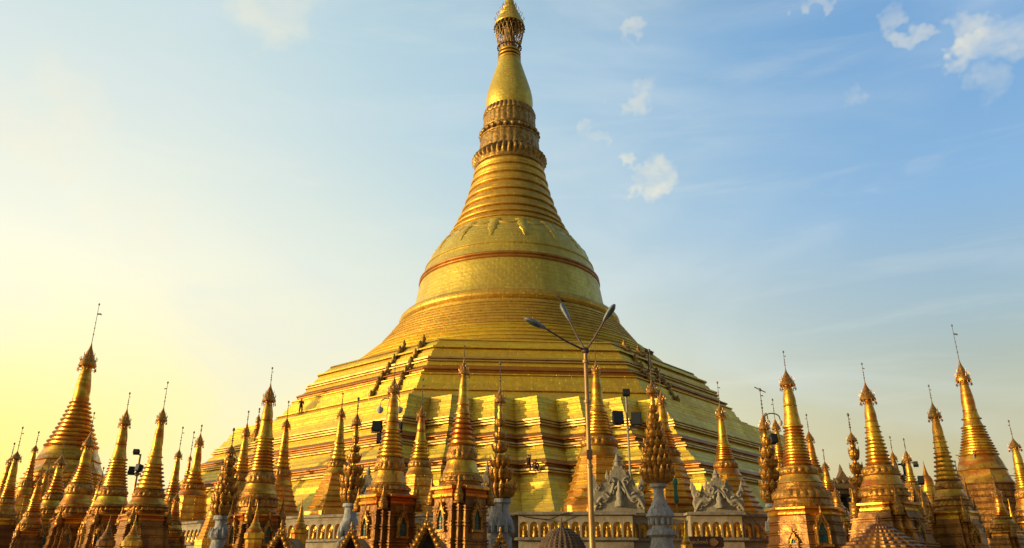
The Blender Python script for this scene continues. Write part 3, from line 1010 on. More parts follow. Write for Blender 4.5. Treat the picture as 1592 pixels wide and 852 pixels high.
def stupa(label, x, yl, Y, ys, ws, base, foot=None, group=None, rings=8, buds=0, rot=0.0, name='golden_stupa', oct_bell=False,
          niches=(), z_foot=0.0, body='gilt', foot_spec=None, foot_mat='gilt_flare', cat='stupa', flag=1, ornate=True):
    """ys = (rod tip, umbrella apex, umbrella rim, bud foot, cone foot); ws = half widths of (umbrella, bud, cone foot, bell lip) in photo pixels"""
    if group == PLG:
        z_foot = PL_TOP
    X = x_at(x, yl, Y)
    root = empty(name, (X, -D + Y, z_foot), label, cat, group)
    root.rotation_euler = (R(random.uniform(-.5, .5)), R(random.uniform(-.5, .5)), 0)
    yr, yh, yhb, yb, yc = ys
    wh, wb, wc, wl = ws

    def Z(y):
        return z_at(y, Y) - z_foot

    def RW(w, y):
        return w / F * depth_at(y, Y)
    zr, zh, zhb, zb, zc, zl = [Z(q) for q in (yr, yh, yhb, yb, yc, yl)]
    rh, rb, rc, rl = RW(wh, yhb), RW(wb, yb), RW(wc, yc), RW(wl, yl)
    make_rod(root, zh, zr, RW(.55, yh), flag)
    make_umbrella(root, zhb, zh, rh)
    # bud
    mb = MB()
    h = zhb - zb
    mb.lathe([(rb * .98, zb), (rb * 1.02, zb + .03 * h), (rb * .92, zb + .1 * h), (rb * .95, zb + .25 * h), (rb * .9, zb + .42 * h), (rb * .76, zb + .65 * h), (rb * .62, zb + .85 * h), (rb * .55, zb + .95 * h), (rb * .7, zb + .97 * h), (rb * .7, zb + 1.02 * h), (rb * .45, zb + 1.1 * h)], 24)
    mb.build('spire_bud', M[body], root)
    # ringed cone, the upper part smooth lengths between collars when buds > 0
    mb = MB()
    hc = zb - zc
    seg = 8 if oct_bell and False else 32
    zz = zc
    rr = rc
    if rings:
        frac = .62 if buds else 1.0
        rm = rc + (rb - rc) * (frac ** .8 if buds else 1)
        # concave taper
        prof = []
        for i in range(rings):
            t0, t1 = i / rings * frac, (i + 1) / rings * frac
            fa = lambda t: rb + (rc - rb) * (1 - t) ** 1.35
            ra, rb_ = fa(t0), fa(t1)
            za, zb_ = zc + hc * t0, zc + hc * t1
            hh = zb_ - za
            bl = min(.45 * hh, .2 * ra)
            prof += [(ra * .95, za), (ra + bl * .7, za + .06 * hh), (ra + bl, za + .25 * hh), (ra + bl * .6, za + .42 * hh), (rb_ * .97, za + .52 * hh), (rb_ * .97, za + .98 * hh)]
        mb.lathe(prof, 32)
        zz = zc + hc * frac
    if buds or not rings:
        nb = max(buds, 1)
        t0 = (zz - zc) / hc
        prof = []
        for i in range(nb):
            ta, tb = t0 + (1 - t0) * i / nb, t0 + (1 - t0) * (i + 1) / nb
            fa = lambda t: rb + (rc - rb) * (1 - t) ** 1.35
            ra, rb_ = fa(ta), fa(tb)
            za, zb_ = zc + hc * ta, zc + hc * tb
            hh = zb_ - za
            prof += [(ra * 1.0, za), (ra * 1.22, za + .05 * hh), (ra * 1.22, za + .12 * hh), (ra * 1.02, za + .17 * hh), (rb_ * 1.03, za + .7 * hh), (rb_ * .98, za + .98 * hh)]
        mb.lathe(prof, 32)
    mb.build('ringed_spire', M[body], root)
    # bell
    mb = MB()
    hb = zc - zl
    sg, ph = (8, rot + PI / 8) if oct_bell else (36, 0)
    if oct_bell:
        mb.lathe([(rl * .92, zl - .03 * hb), (rl * 1.02, zl), (rl, zl + .05 * hb), (rl * .95, zl + .12 * hb), (rl * .88, zl + .3 * hb), (rl * .83, zl + .46 * hb)], sg, (0, 0), ph)
    else:
        mb.lathe([(rl * .9, zl - .03 * hb), (rl * 1.02, zl), (rl, zl + .07 * hb), (rl * .93, zl + .16 * hb), (rl * .86, zl + .3 * hb), (rl * .82, zl + .46 * hb)], sg, (0, 0), ph)
    mb.build('bell', M[body], root)
    mb = MB()
    r46 = rl * (.83 if oct_bell else .82)
    if oct_bell:
        mb.lathe([(r46 * 1.03, zl + .46 * hb), (r46 * 1.05, zl + .49 * hb), (r46 * 1.0, zl + .52 * hb), (r46 * .93, zl + .72 * hb), (r46 * .86, zl + .86 * hb), (max(r46 * .76, rc * 1.05), zl + .96 * hb), (rc * 1.02, zc)], sg, (0, 0), ph)
    else:
        k = 18
        mb.lathe([(r46 * 1.03, zl + .46 * hb), (r46 * 1.08, zl + .5 * hb), (r46 * 1.0, zl + .54 * hb), (r46 * 1.02, zl + .6 * hb, .06, k), (r46 * 1.03, zl + .7 * hb, .12, k), (r46 * .98, zl + .78 * hb, .06, k),
                  (max(rc * 1.05, r46 * .94), zl + .84 * hb), (max(rc * 1.1, r46 * .94), zl + .88 * hb), (rc * 1.05, zl + .95 * hb), (rc, zc)], 72)
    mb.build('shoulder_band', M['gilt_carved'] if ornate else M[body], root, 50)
    # base
    if base == 'flare':               # stupas on the plinth: octagonal steps widening to the foot
        yf, wf = foot
        rf, zf_ = RW(wf, yf), Z(yf)
        nst = foot_spec or 6
        prof = []
        for i in range(nst):
            t0, t1 = i / nst, (i + 1) / nst
            cv = lambda t: rf + (rl * 1.0 - rf) * t ** .8
            ra, rb_ = cv(t0), cv(t1)
            za, zb_ = zf_ + (zl - zf_) * t0, zf_ + (zl - zf_) * t1
            hh = zb_ - za
            prof += [(ra * 1.0, za), (ra * .985, za + .1 * hh), (rb_ * 1.02, za + .7 * hh), (rb_ * 1.07, za + .76 * hh), (rb_ * 1.08, za + .92 * hh), (rb_ * 1.01, zb_ - .02 * hh)]
        mb = MB()
        prof = [q for q in prof if q[1] > 0]
        mb.lathe([(rf * 1.04, 0), (rf * 1.04, max(zf_, .02))] + prof, 8, (0, 0), rot + PI / 8)
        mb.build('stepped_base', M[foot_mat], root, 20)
    else:                             # shrine stupas standing on the platform floor
        yf, wf, yco, wco = foot        # body bottom row / half width; cornice row / half width
        poly = rotp(sq_poly(.2, 2) if base == 'redent' else ngon(8), rot)
        rco, zco = RW(wco, yco), Z(yco)
        rf, zf_ = RW(wf, yf), Z(yf)
        # drum of mouldings between bell and body
        mb = MB()
        hh = zl - zco
        kk = 24
        mb.lathe([(rco * .84, zco - .02), (rco * .86, zco + .08 * hh), (rco * .8, zco + .16 * hh), (rco * .78, zco + .3 * hh), ((rco * .6 + rl * .4) * .98, zco + .36 * hh),
                  ((rco * .5 + rl * .5) * 1.0, zco + .42 * hh, .05, kk), ((rco * .45 + rl * .55), zco + .56 * hh, .10, kk), ((rco * .4 + rl * .6) * .95, zco + .68 * hh, .04, kk),
                  (rl * 1.12, zco + .72 * hh), (rl * 1.14, zco + .8 * hh), (rl * 1.04, zco + .84 * hh), (rl * 1.0, zco + .98 * hh), (rl * .9, zl - .02)], 96)
        mb.build('lotus_drum', M['gilt_carved'], root, 50)
        mb = MB()
        hb2 = zco - zf_
        sc = lambda s: s * rco
        wr = rf / rco
        prof = [(1.12 * wr, 0), (1.12 * wr, max(zf_ - .75 * hb2, .2)), (1.0 * wr, max(zf_ - .7 * hb2, .3)), (1.0 * wr, zf_), (.93 * wr, zf_ + .04 * hb2)]
        wa = lambda t: .93 * wr * (1 - t / .8) + .86 * (.3 * wr + .7) * t / .8
        for t in (.14, .19, .40, .45, .62, .67):
            s0 = wa(t)
            prof += [(s0, zf_ + (t - .003) * hb2), (s0 * 1.055, zf_ + t * hb2), (s0 * 1.055, zf_ + (t + .022) * hb2), (s0 * .99, zf_ + (t + .028) * hb2)]
        prof.append((wa(.8), zf_ + .8 * hb2))
        mb.poly_loft(poly, [(sc(a_), z_) for a_, z_ in prof])
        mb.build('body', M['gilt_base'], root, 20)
        mb = MB()
        mb.poly_loft(poly, [(sc(.87 * (.3 * wr + .7)), zf_ + .80 * hb2), (sc(.93), zf_ + .83 * hb2), (sc(.93), zf_ + .87 * hb2), (sc(.88), zf_ + .885 * hb2), (sc(.90), zf_ + .92 * hb2), (sc(1.0), zf_ + .94 * hb2),
                            (sc(1.0), zf_ + .975 * hb2), (sc(.92), zco)])
        mb.build('cornice', M['gilt'], root, 20)
        if base == 'redent':
            first = None
            kf = random.uniform(.75, 1.05)
            for q in range(4):
                a_ = rot + PI / 4 + q * PI / 2
                px_, py_ = rco * 1.12 * math.cos(a_), rco * 1.12 * math.sin(a_)
                if first is None:
                    fh, fr_ = (zl - zco) * 1.0 * kf + .25 * hb2, rco * .20
                    mb = MB()
                    mb.lathe([(fr_ * 1.0, 0), (fr_ * 1.1, .06 * fh), (fr_ * .8, .1 * fh), (fr_ * .95, .3 * fh), (fr_ * .7, .36 * fh), (fr_ * .75, .4 * fh), (fr_ * .45, .5 * fh), (fr_ * .5, .53 * fh), (fr_ * .3, .64 * fh), (fr_ * .34, .67 * fh), (fr_ * .16, .8 * fh), (fr_ * .2, .84 * fh), (.01, fh)], 12)
                    first = mb.build('corner_finial', M['gilt_carved'], root)
                    o_ = first
                else:
                    o_ = first.copy()
                    COL.objects.link(o_)
                    o_.parent = root
                o_.location = (px_, py_, zf_ + .72 * hb2)
        for (ang, ytop, ybot, wn) in niches:
            z1, z0 = Z(ytop), Z(ybot)
            zm = (z1 + z0) / 2
            t = min(max((zm - zf_) / hb2, 0), .8)
            s_ = (.93 * wr) * (1 - t / .8) + .86 * (.3 * wr + .7) * t / .8
            make_niche(root, sc(s_) * .99, rot + ang if False else ang, z0, RW(wn, ybot), z1 - z0)
    return root


SH = 'small gilded shrine stupas ringing the pagoda'
PLG = 'gilded stupas standing on the plinth terrace'
FAR = 'distant gilded spires'
Q = R(-90)                        # facing the camera

# ---- left of the pagoda
stupa('slender gilded stupa at the left edge of the view, leaning red-brown spire', 8, 792, 42, (665, 700, 714, 742, 775), (8, 6, 10, 15), 'redent', (860, 26, 806, 22), SH, 6, 2, R(40), niches=((Q, 822, 850, 6),), flag=1)
stupa('thin gilded spire behind, between the leftmost stupa and the great leaning bell', 38, 770, 80, (672, 690, 701, 715, 745), (5, 3.5, 6, 14), 'flare', (852, 52), FAR, 6, 0, R(10))
stupa('large gilded stupa with an eight sided bell and tall vane, biggest on the left', 104, 738, 85, (473, 533, 570, 622, 696), (13, 12, 36, 54), 'flare', (800, 84), None, 11, 0, R(10), oct_bell=True, foot_spec=8, body='gilt', ornate=False)
stupa('short dark topped stupa in front of the left side of the great leaning bell', 82, 788, 44, (690, 706, 722, 738, 768), (9, 6, 12, 18), 'redent', (860, 27, 806, 24), SH, 6, 0, R(30), niches=((R(-68), 824, 850, 7),))
stupa('dark brown carved stupa with a narrow tip, overlapping the big leaning bell', 120, 785, 40, (642, 672, 694, 722, 752), (9, 8, 16, 24), 'redent', (860, 36, 806, 31), SH, 7, 0, R(38), niches=((R(-70), 822, 852, 7),))
stupa('gilded stupa with banded cone just right of the great leaning bell', 174, 785, 36, (612, 634, 661, 692, 758), (9, 8, 18, 25), 'redent', (860, 34, 800, 29), SH, 9, 1, R(40), niches=((R(-80), 815, 850, 8), (R(-160), 820, 850, 8)))
stupa('gilded stupa with red bud and broad ringed cone, beside the twin floodlight pole', 228, 785, 33, (595, 632, 655, 700, 762), (8.5, 8, 20, 28), 'redent', (860, 39, 800, 34), SH, 6, 2, R(42), niches=((R(-80), 812, 850, 8),), flag=-1)
stupa('narrow red gold stupa half hidden behind the broad ringed one', 263, 792, 52, (665, 697, 711, 735, 770), (6, 5, 9, 13), 'flare', (835, 24), FAR, 5, 1, R(5))
stupa('tiny distant spire between two stupas, left of the plinth wall end', 289, 745, 78, (672, 705, 715, 728, 740), (3, 2.5, 4, 5), 'flare', (800, 14), FAR, 4, 0, R(5))
stupa('plain conical stupa on a tall round drum at the left end of the plinth wall', 299, 771, 72, (662, 672, 692, 724, 752), (7, 6.5, 14, 22), 'flare', (818, 27), PLG, 3, 1, R(12), foot_spec=4)
stupa('slim conical stupa directly behind the dark petal tree', 372, 762, 69, (640, 655, 678, 702, 735), (7, 6, 12, 19), 'flare', (812, 36), PLG, 4, 1, R(12))
stupa('tallest shrine stupa left of centre, crowned umbrella and densely ringed cone', 404, 769, 34, (573, 596, 625, 655, 734), (10.5, 9, 18, 26), 'redent', (860, 42, 800, 35), SH, 10, 1, R(45), niches=((R(-132), 808, 846, 9), (R(-42), 808, 846, 9)))
stupa('slender stupa close behind the right side of the tall densely ringed one', 436, 755, 65, (625, 648, 664, 690, 728), (7, 6, 11, 18), 'flare', (802, 36), PLG, 4, 2, R(12))
stupa('tiny spire peeking out left of the tall densely ringed stupa', 401, 675, 90, (636, 642, 655, 660, 668), (4, 3, 4, 6), 'flare', (700, 10), FAR, 3, 0, R(12))
# ---- in front of the pagoda
stupa('slim orange gold stupa on the plinth, left of the bulbous dark petal tree', 524, 738, 62, (612, 630, 648, 676, 716), (7, 6, 12, 20), 'flare', (797, 46), PLG, 4, 1, R(12), foot_spec=7)
stupa('shrine stupa in front of the twin lantern post, carved band and two green doors', 605, 752, 34, (560, 585, 612, 645, 712), (10, 9, 19, 27), 'redent', (862, 44, 770, 41), SH, 7, 2, R(45), niches=((R(-134), 795, 835, 10), (R(-46), 795, 835, 10)))
stupa('short pale gold stupa on the plinth between the two big shrine stupas', 652, 739, 60, (590, 630, 649, 672, 715), (8, 7, 14, 21), 'flare', (797, 34), PLG, 5, 1, R(12), foot_spec=4)
stupa('shrine stupa at the centre with slim pale neck, carved band and two green doors', 716, 737, 33, (538, 556, 582, 616, 694), (9, 7.5, 20, 28), 'redent', (862, 42, 757, 40), SH, 6, 2, R(45), niches=((R(-134), 782, 825, 10), (R(-46), 782, 825, 10)))
stupa('large plain gilded stupa on the plinth behind the street lamp pole', 932, 712, 60, (520, 560, 580, 622, 678), (7, 9, 22, 34), 'flare', (788, 62), PLG, 7, 2, R(8), foot_spec=6)
stupa('brown banded stupa behind the tall petal tree on the white urn', 1034, 722, 60, (575, 606, 628, 658, 698), (8, 9, 18, 28), 'flare', (796, 56), PLG, 6, 1, R(8), foot_spec=7)
stupa('bright orange gold stupa standing behind the right white pediment', 1130, 740, 59.5, (595, 626, 648, 680, 716), (8, 7, 14, 22), 'flare', (797, 54), PLG, 6, 1, R(8), foot_spec=7)
# ---- right of the pagoda
stupa('thin orange stupa squeezed between the T topped petal tree and the big orange shrine', 1216, 735, 50, (622, 650, 668, 692, 720), (7, 6, 10, 14), 'flare', (800, 24), FAR, 4, 2, R(8), flag=-1)
stupa('big orange gold shrine stupa right of the pagoda, sunlit octagonal base', 1243, 752, 30, (547, 573, 600, 632, 724), (12, 10, 20, 33), 'oct', (862, 60, 790, 54), SH, 12, 1, R(4.5), niches=((R(-85), 802, 848, 12), (R(-130), 830, 860, 9)))
stupa('small stupa with wide flaring skirt behind the big orange shrine', 1268, 745, 56, (645, 668, 685, 705, 725), (7, 6, 9, 15), 'flare', (800, 46), FAR, 3, 1, R(8), flag=-1)
stupa('shrine stupa with bright gold collars, behind the weathered tiled roof', 1372, 756, 33, (565, 593, 622, 656, 722), (12, 9, 17, 31), 'redent', (862, 62, 782, 42), SH, 7, 3, R(40), niches=((R(-60), 812, 845, 8),))
stupa('small stupa with a bent vane behind the collared shrine, flanked by dark floodlights', 1396, 762, 50, (680, 700, 715, 728, 745), (6, 5, 9, 14), 'flare', (830, 34), FAR, 3, 1, R(8))
stupa('small stupa with plain bud and green door left of the little spiked dome', 1418, 758, 45, (683, 698, 717, 738, 750), (7, 5.5, 8, 12), 'redent', (862, 34, 785, 26), SH, 3, 0, R(40), niches=((R(-75), 812, 840, 7),))
stupa('shrine stupa with red gold banded spire just left of the biggest right hand bell', 1478, 773, 34, (600, 624, 650, 680, 748), (10, 8, 16, 23), 'redent', (862, 38, 795, 30), SH, 6, 3, R(40), niches=((R(-78), 818, 846, 9),))
stupa('largest stupa on the right, broad eight sided bell and long beaded vane', 1531, 753, 58, (507, 560, 594, 640, 709), (11, 10, 26, 42), 'flare', (842, 54), None, 10, 2, R(8), oct_bell=True, foot_spec=9, foot_mat='gilt_base', ornate=False)
stupa('orange spire cut by the right edge of the view', 1601, 790, 40, (655, 680, 697, 722, 760), (9, 7, 11, 18), 'redent', (862, 30, 810, 24), SH, 6, 2, R(40), flag=-1)
stupa('faint small spire rising in the gap right of the spiked dome', 1385, 790, 70, (690, 704, 716, 730, 760), (5, 4, 7, 12), 'flare', (840, 26), FAR, 3, 1, R(8)) if False else None


stupa('slim brown stupa cut by the left edge, behind the leaning red-brown one', -4, 800, 55, (690, 708, 720, 738, 772), (6, 6, 10, 15), 'redent', (862, 26, 815, 20), SH, 6, 1, R(30))
stupa('thin sloping stupa close to the left foot of the large leaning bell', 62, 790, 60, (715, 728, 738, 752, 772), (5, 5, 8, 12), 'redent', (862, 22, 805, 18), SH, 5, 1, R(30))
stupa('narrow stupa just right of the plain drum stupa, before the plinth wall end', 334, 806, 58, (718, 732, 744, 758, 782), (5, 5, 9, 13), 'flare', (840, 24), FAR, 4, 1, R(8))
stupa('thin stupa at the right of the collared shrine, left of the green door stupa', 1406, 800, 47, (722, 735, 746, 760, 782), (5, 5, 9, 13), 'redent', (862, 24, 816, 18), SH, 4, 1, R(35))
stupa('thin gilded stupa between the red gold banded spire and the biggest right hand bell', 1502, 800, 46, (718, 732, 744, 758, 784), (5, 5, 9, 13), 'redent', (862, 24, 815, 18), SH, 5, 1, R(35))
stupa('narrow brown stupa right of the big orange shrine, before the dark pavilion', 1290, 782, 46, (700, 716, 728, 740, 764), (6, 5, 9, 14), 'redent', (862, 26, 800, 20), SH, 4, 1, R(35)) 
stupa('low brown stupa crowded between the leftmost stupa and the short dark topped one', 48, 812, 40, (728, 742, 754, 768, 796), (6, 6, 10, 15), 'redent', (862, 24, 826, 20), SH, 5, 1, R(35))
stupa('low gilded stupa filling the gap right of the dark brown carved one, green door below', 146, 806, 39, (728, 744, 757, 770, 792), (6, 6, 10, 14), 'redent', (862, 22, 820, 18), SH, 5, 1, R(35))
stupa('low gold stupa between the red bud stupa and the plain drum stupa', 268, 822, 36, (752, 766, 778, 790, 810), (6, 6, 10, 14), 'redent', (862, 22, 834, 18), SH, 5, 1, R(35))
stupa('low weathered stupa below the dark pavilion in the right hand gap', 1306, 808, 40, (745, 758, 770, 782, 798), (6, 6, 10, 15), 'redent', (862, 28, 822, 20), SH, 4, 1, R(35))
stupa('low gilded stupa just left of the spiked dome turret', 1434, 812, 38, (752, 764, 776, 786, 802), (6, 5, 9, 14), 'redent', (862, 26, 824, 20), SH, 4, 1, R(35))
stupa('low brown stupa below the right flank of the biggest right hand bell', 1560, 812, 36, (742, 756, 770, 782, 802), (7, 6, 11, 16), 'redent', (862, 28, 826, 22), SH, 5, 1, R(35))

# ------------------------------------------------------------------ gilded petal trees on white urns
def petal(mb, c, a, r, h, w, out_):
    """one lotus petal: rises along the bowl wall and curls outwards"""
    ca, sa = math.cos(a), math.sin(a)
    prof = [(0.38, 0.0, .35), (0.74, .08, .75), (0.94, .28, 1.0), (1.02, .52, .95), (1.04 + out_ * .5, .74, .55), (1.03 + out_, .88, .03)]
    vs = []
    for k, (rr, zz, ww) in enumerate(prof):
        R_ = r * rr
        hw = w * ww
        for s, o in ((-1, -.10), (0, .07), (1, -.10)):
            vs.append((c[0] + (R_ + o * w * 2) * ca - s * hw * sa, c[1] + (R_ + o * w * 2) * sa + s * hw * ca, c[2] + h * zz))
    fs = []
    for k in range(len(prof) - 1):
        for s in range(2):
            fs.append([3 * k + s, 3 * k + s + 1, 3 * (k + 1) + s + 1, 3 * (k + 1) + s])
    mb.add(vs, fs)


def petal_tree(label, x, y0, Y, ys, tiers, ped, rod_kind=1, name='petal_tree'):
    """ys=(rod tip, umbrella apex, umbrella rim, w); tiers=[(y bottom, y top, half width)]; ped=[(y, half width)...] white urn profile top to bottom"""
    X = x_at(x, y0, Y)
    root = empty(name, (X, -D + Y, 0), label, 'ornament', 'gilded petal trees on white urns')
    Z = lambda y: z_at(y, Y)
    RW = lambda w, y: w / F * depth_at(y, Y)
    make_rod(root, Z(ys[1]), Z(ys[0]), RW(.8, ys[1]), rod_kind)
    if rod_kind == 3:
        mb = MB()
        t = Z(ys[0])
        mb.tube([(-.28, 0, t + .14), (.28, 0, t - .14)], .03, 5)
        mb.build('cross_vane', M['rod'], root)
    make_umbrella(root, Z(ys[2]), Z(ys[1]), RW(ys[3], ys[2]))
    mb = MB()
    zlo = Z(tiers[-1][0])
    zhi = Z(ys[2])
    mb.tube([(0, 0, zlo - .1), (0, 0, zhi + .1)], [RW(4, y0), RW(2, y0)], 10)
    ytop = tiers[0][1]
    mb.lathe([(RW(4, ytop), Z(ytop) - .05), (RW(4.5, ytop), Z(ytop) + .25 * (zhi - Z(ytop))), (RW(3, ytop), Z(ytop) + .5 * (zhi - Z(ytop))), (RW(4, ytop), Z(ytop) + .7 * (zhi - Z(ytop))), (RW(2, ytop), zhi)], 12)
    mb.build('stem', M['gilt'], root)
    for (yb, yt, w) in tiers:
        mb = MB()
        r = RW(w, (yb + yt) / 2) * .84
        zb, zt2 = Z(yb), Z(yt)
        h = zt2 - zb
        k = max(8, int(w * .62))
        a_ = .13
        mb.lathe([(r * .3, zb - .02 * h), (r * .62, zb + .03 * h, a_, k), (r * .84, zb + .14 * h, a_, k), (r * .98, zb + .36 * h, a_, k), (r * 1.04, zb + .6 * h, a_, k), (r * 1.0, zb + .72 * h, a_ * .6, k),
                  (r * .86, zb + .76 * h), (r * .5, zb + .86 * h), (r * .25, zb + .95 * h)], k * 6)
        for q in range(k):
            aa = 2 * PI * q / k
            ca, sa = math.cos(aa), math.sin(aa)
            hw_ = r * PI / k * .8
            vs, fs = [], []
            for rr_, zz_, ww_ in ((1.0, .40, .5), (1.10, .52, 1.0), (1.12, .70, .9), (1.07, .86, .45), (1.10, .97, .05)):
                for s_, o_ in ((-1, -.05), (0, .03), (1, -.05)):
                    vs.append((r * (rr_ + o_) * ca - s_ * hw_ * ww_ * sa, r * (rr_ + o_) * sa + s_ * hw_ * ww_ * ca, zb + h * zz_))
            for i_ in range(4):
                for s_ in range(2):
                    fs.append([3 * i_ + s_, 3 * i_ + s_ + 1, 3 * i_ + s_ + 4, 3 * i_ + s_ + 3])
            mb.add(vs, fs)
        mb.build('petal_tier', M['gilt_carved'], root, 60)
    mb = MB()
    prof = [(RW(w, y), Z(y)) + ((.05, 10) if len(q) else ()) for (y, w, *q) in ped][::-1]
    prof = [(q[0], q[1]) if len(q) == 2 else q for q in prof]
    r0 = prof[0][0]
    mb.lathe([(r0 * 1.4, 0), (r0 * 1.4, .5), (r0 * 1.1, .6), (r0 * .8, prof[0][1] * .55), (r0 * 1.1, prof[0][1] * .6), (r0, prof[0][1] * .8)] + prof, 60)
    zq, rq = Z(ped[len(ped) // 2][0]), RW(ped[len(ped) // 2][1], ped[len(ped) // 2][0])
    for q in range(12):                # leaf bosses round the urn
        a = 2 * PI * q / 12
        mb.lathe([(rq * .16, zq - rq * .5), (rq * .2, zq - rq * .2), (rq * .1, zq + rq * .25), (.01, zq + rq * .5)], 6, (rq * .97 * math.cos(a), rq * .97 * math.sin(a)))
    mb.build('urn_pedestal', M['pedestal'], root, 45)
    return root


petal_tree('dark crowded petal tree on a white urn, left, in front of a slim cone', 350, 775, 40, (668, 690, 704, 8),
           [(726, 708, 10), (742, 724, 13), (757, 738, 16), (772, 752, 19), (788, 766, 22), (803, 781, 22)], [(802, 13), (808, 14), (810, 10), (818, 10), (828, 16, 1), (836, 17), (840, 12), (862, 16)])
petal_tree('small bulbous petal tree on a white urn left of the twin lantern post', 547, 765, 40, (620, 640, 661, 8),
           [(690, 676, 6), (704, 692, 9), (720, 704, 12), (742, 722, 17), (762, 738, 21), (784, 757, 20)], [(783, 12), (788, 13), (790, 9), (804, 10), (816, 15, 1), (826, 16), (829, 12), (838, 12), (842, 17), (862, 18)])
petal_tree('petal tree with widely spaced bowl tiers between the central shrine and the lamp', 777, 755, 37, (565, 600, 626, 9),
           [(664, 650, 9), (684, 671, 11), (704, 686, 14), (728, 707, 18), (750, 726, 22), (776, 747, 28)], [(776, 17), (782, 18), (784, 14), (796, 14), (808, 19, 1), (818, 20), (821, 15), (832, 14), (836, 19), (862, 20)])
petal_tree('tallest petal tree, densely packed tiers above a white urn, right of the street lamp', 1022, 735, 36, (545, 590, 612, 9),
           [(642, 628, 8), (656, 641, 10), (670, 653, 13), (685, 666, 16), (700, 681, 20), (715, 694, 23), (733, 708, 26), (752, 724, 29)],
           [(751, 12), (757, 13), (760, 8), (772, 8), (784, 12), (796, 19, 1), (803, 22, 1), (807, 17), (814, 13), (821, 14), (826, 22), (832, 23), (836, 16), (845, 17), (862, 22)])
petal_tree('petal tree topped by a tilted T shaped vane beside the big orange shrine', 1199, 755, 40, (606, 642, 668, 9),
           [(694, 678, 9), (712, 694, 13), (730, 710, 16), (748, 728, 17), (766, 746, 19), (784, 762, 19)], [(783, 11), (788, 13), (791, 9), (803, 10), (818, 15, 1), (826, 16), (830, 12), (862, 16)], 3)
petal_tree('dark petal tree with two stacked umbrellas left of the collared shrine stupa', 1338, 770, 42, (645, 670, 686, 8),
           [(716, 694, 9), (738, 718, 11), (758, 738, 14), (780, 758, 17), (804, 780, 20)], [(803, 12), (809, 14), (812, 10), (822, 11), (835, 16, 1), (842, 16), (846, 12), (862, 14)])
mbx = MB()

# ------------------------------------------------------------------ white carved pediments on the plinth
def pediment(label, x, ytop, ybot, Y, hw, tilt=0.0):
    X = x_at(x, ybot, Y)
    zb = PL_TOP
    H = z_at(ytop, Y) - zb
    W_ = hw / F * depth_at(ybot, Y)
    root = empty('stucco_pediment', (X, -D + Y, zb), label, 'pediment', 'white carved pediments along the plinth', tilt)
    half = [(1.0, 0), (.97, .10), (1.03, .22), (.97, .34), (1.04, .44), (1.02, .55), (.96, .62), (.90, .52), (.84, .45), (.72, .40), (.60, .43), (.54, .50), (.44, .52), (.42, .60), (.32, .62), (.28, .70), (.19, .71), (.17, .77)]
    outl_ = [(-a * W_, b * H) for a, b in half] + [(a * W_, b * H) for a, b in half[::-1]]
    mb = MB()
    mb.slab(outl_[::-1], .55)
    for s in (-1, 1):                 # scrolls
        for cx, cz, r0, tn in ((.62, .24, .20, 1.5), (.30, .50, .15, 1.3), (.86, .40, .10, 1.2), (.84, .12, .12, 1.3)):
            pts = []
            for i in range(22):
                t = i / 21
                a = s * (tn * 2 * PI * t) + PI / 2
                rr = r0 * (1 - .82 * t)
                pts.append((s * cx * W_ + rr * W_ * math.cos(a), -.30, cz * H + rr * W_ * math.sin(a)))
            mb.tube(pts, [.12 * (1 - .5 * i / 21) for i in range(22)], 6)
        pts = [(s * W_ * (.98 - .78 * t), -.32, H * (.06 + .45 * t ** 1.4 + .10 * math.sin(6 * t))) for t in [i / 12 for i in range(13)]]
        mb.tube(pts, [.12 + .06 * math.sin(PI * i / 12) for i in range(13)], 6)
        for cx, cz in ((1.03, .55), (.60, .46), (.43, .58)):
            mb.lathe([(.13, cz * H - .12), (.16, cz * H + .05), (.08, cz * H + .3), (.01, cz * H + .55)], 6, (s * cx * W_, 0))
    mb.lathe([(W_ * .15, H * .76), (W_ * .13, H * .84), (W_ * .17, H * .855), (W_ * .1, H * .88), (W_ * .07, H * .93), (W_ * .01, H)], 8)
    mb.build('pediment_slab', M['stucco'], root, 45)
    mb = MB()                         # seated figure in relief in an arch
    mb.tube([(W_ * .24 * math.cos(t), -.34, H * .30 + W_ * .30 * math.sin(t)) for t in [PI * i / 12 for i in range(13)]], .11, 6)
    mb.lathe([(W_ * .17, H * .10), (W_ * .19, H * .16), (W_ * .11, H * .22), (W_ * .14, H * .32), (W_ * .07, H * .37), (W_ * .08, H * .42), (W_ * .06, H * .47), (W_ * .01, H * .53)], 12, (0, -.34))
    mb.build('relief_figure', M['stucco'], root, 60)
    return root


pediment('white carved pediment with pointed finial just right of the street lamp pole', 963, 704, 797, 55.6, 39)
pediment('white carved pediment with pointed finial standing behind the dark sign', 1118, 728, 797, 55.6, 38)
pediment('grey white pediment half hidden behind the bulbous petal tree', 569, 722, 797, 55.8, 24)
pediment('grey white pediment half hidden behind the widely tiered petal tree', 757, 714, 797, 55.8, 22)


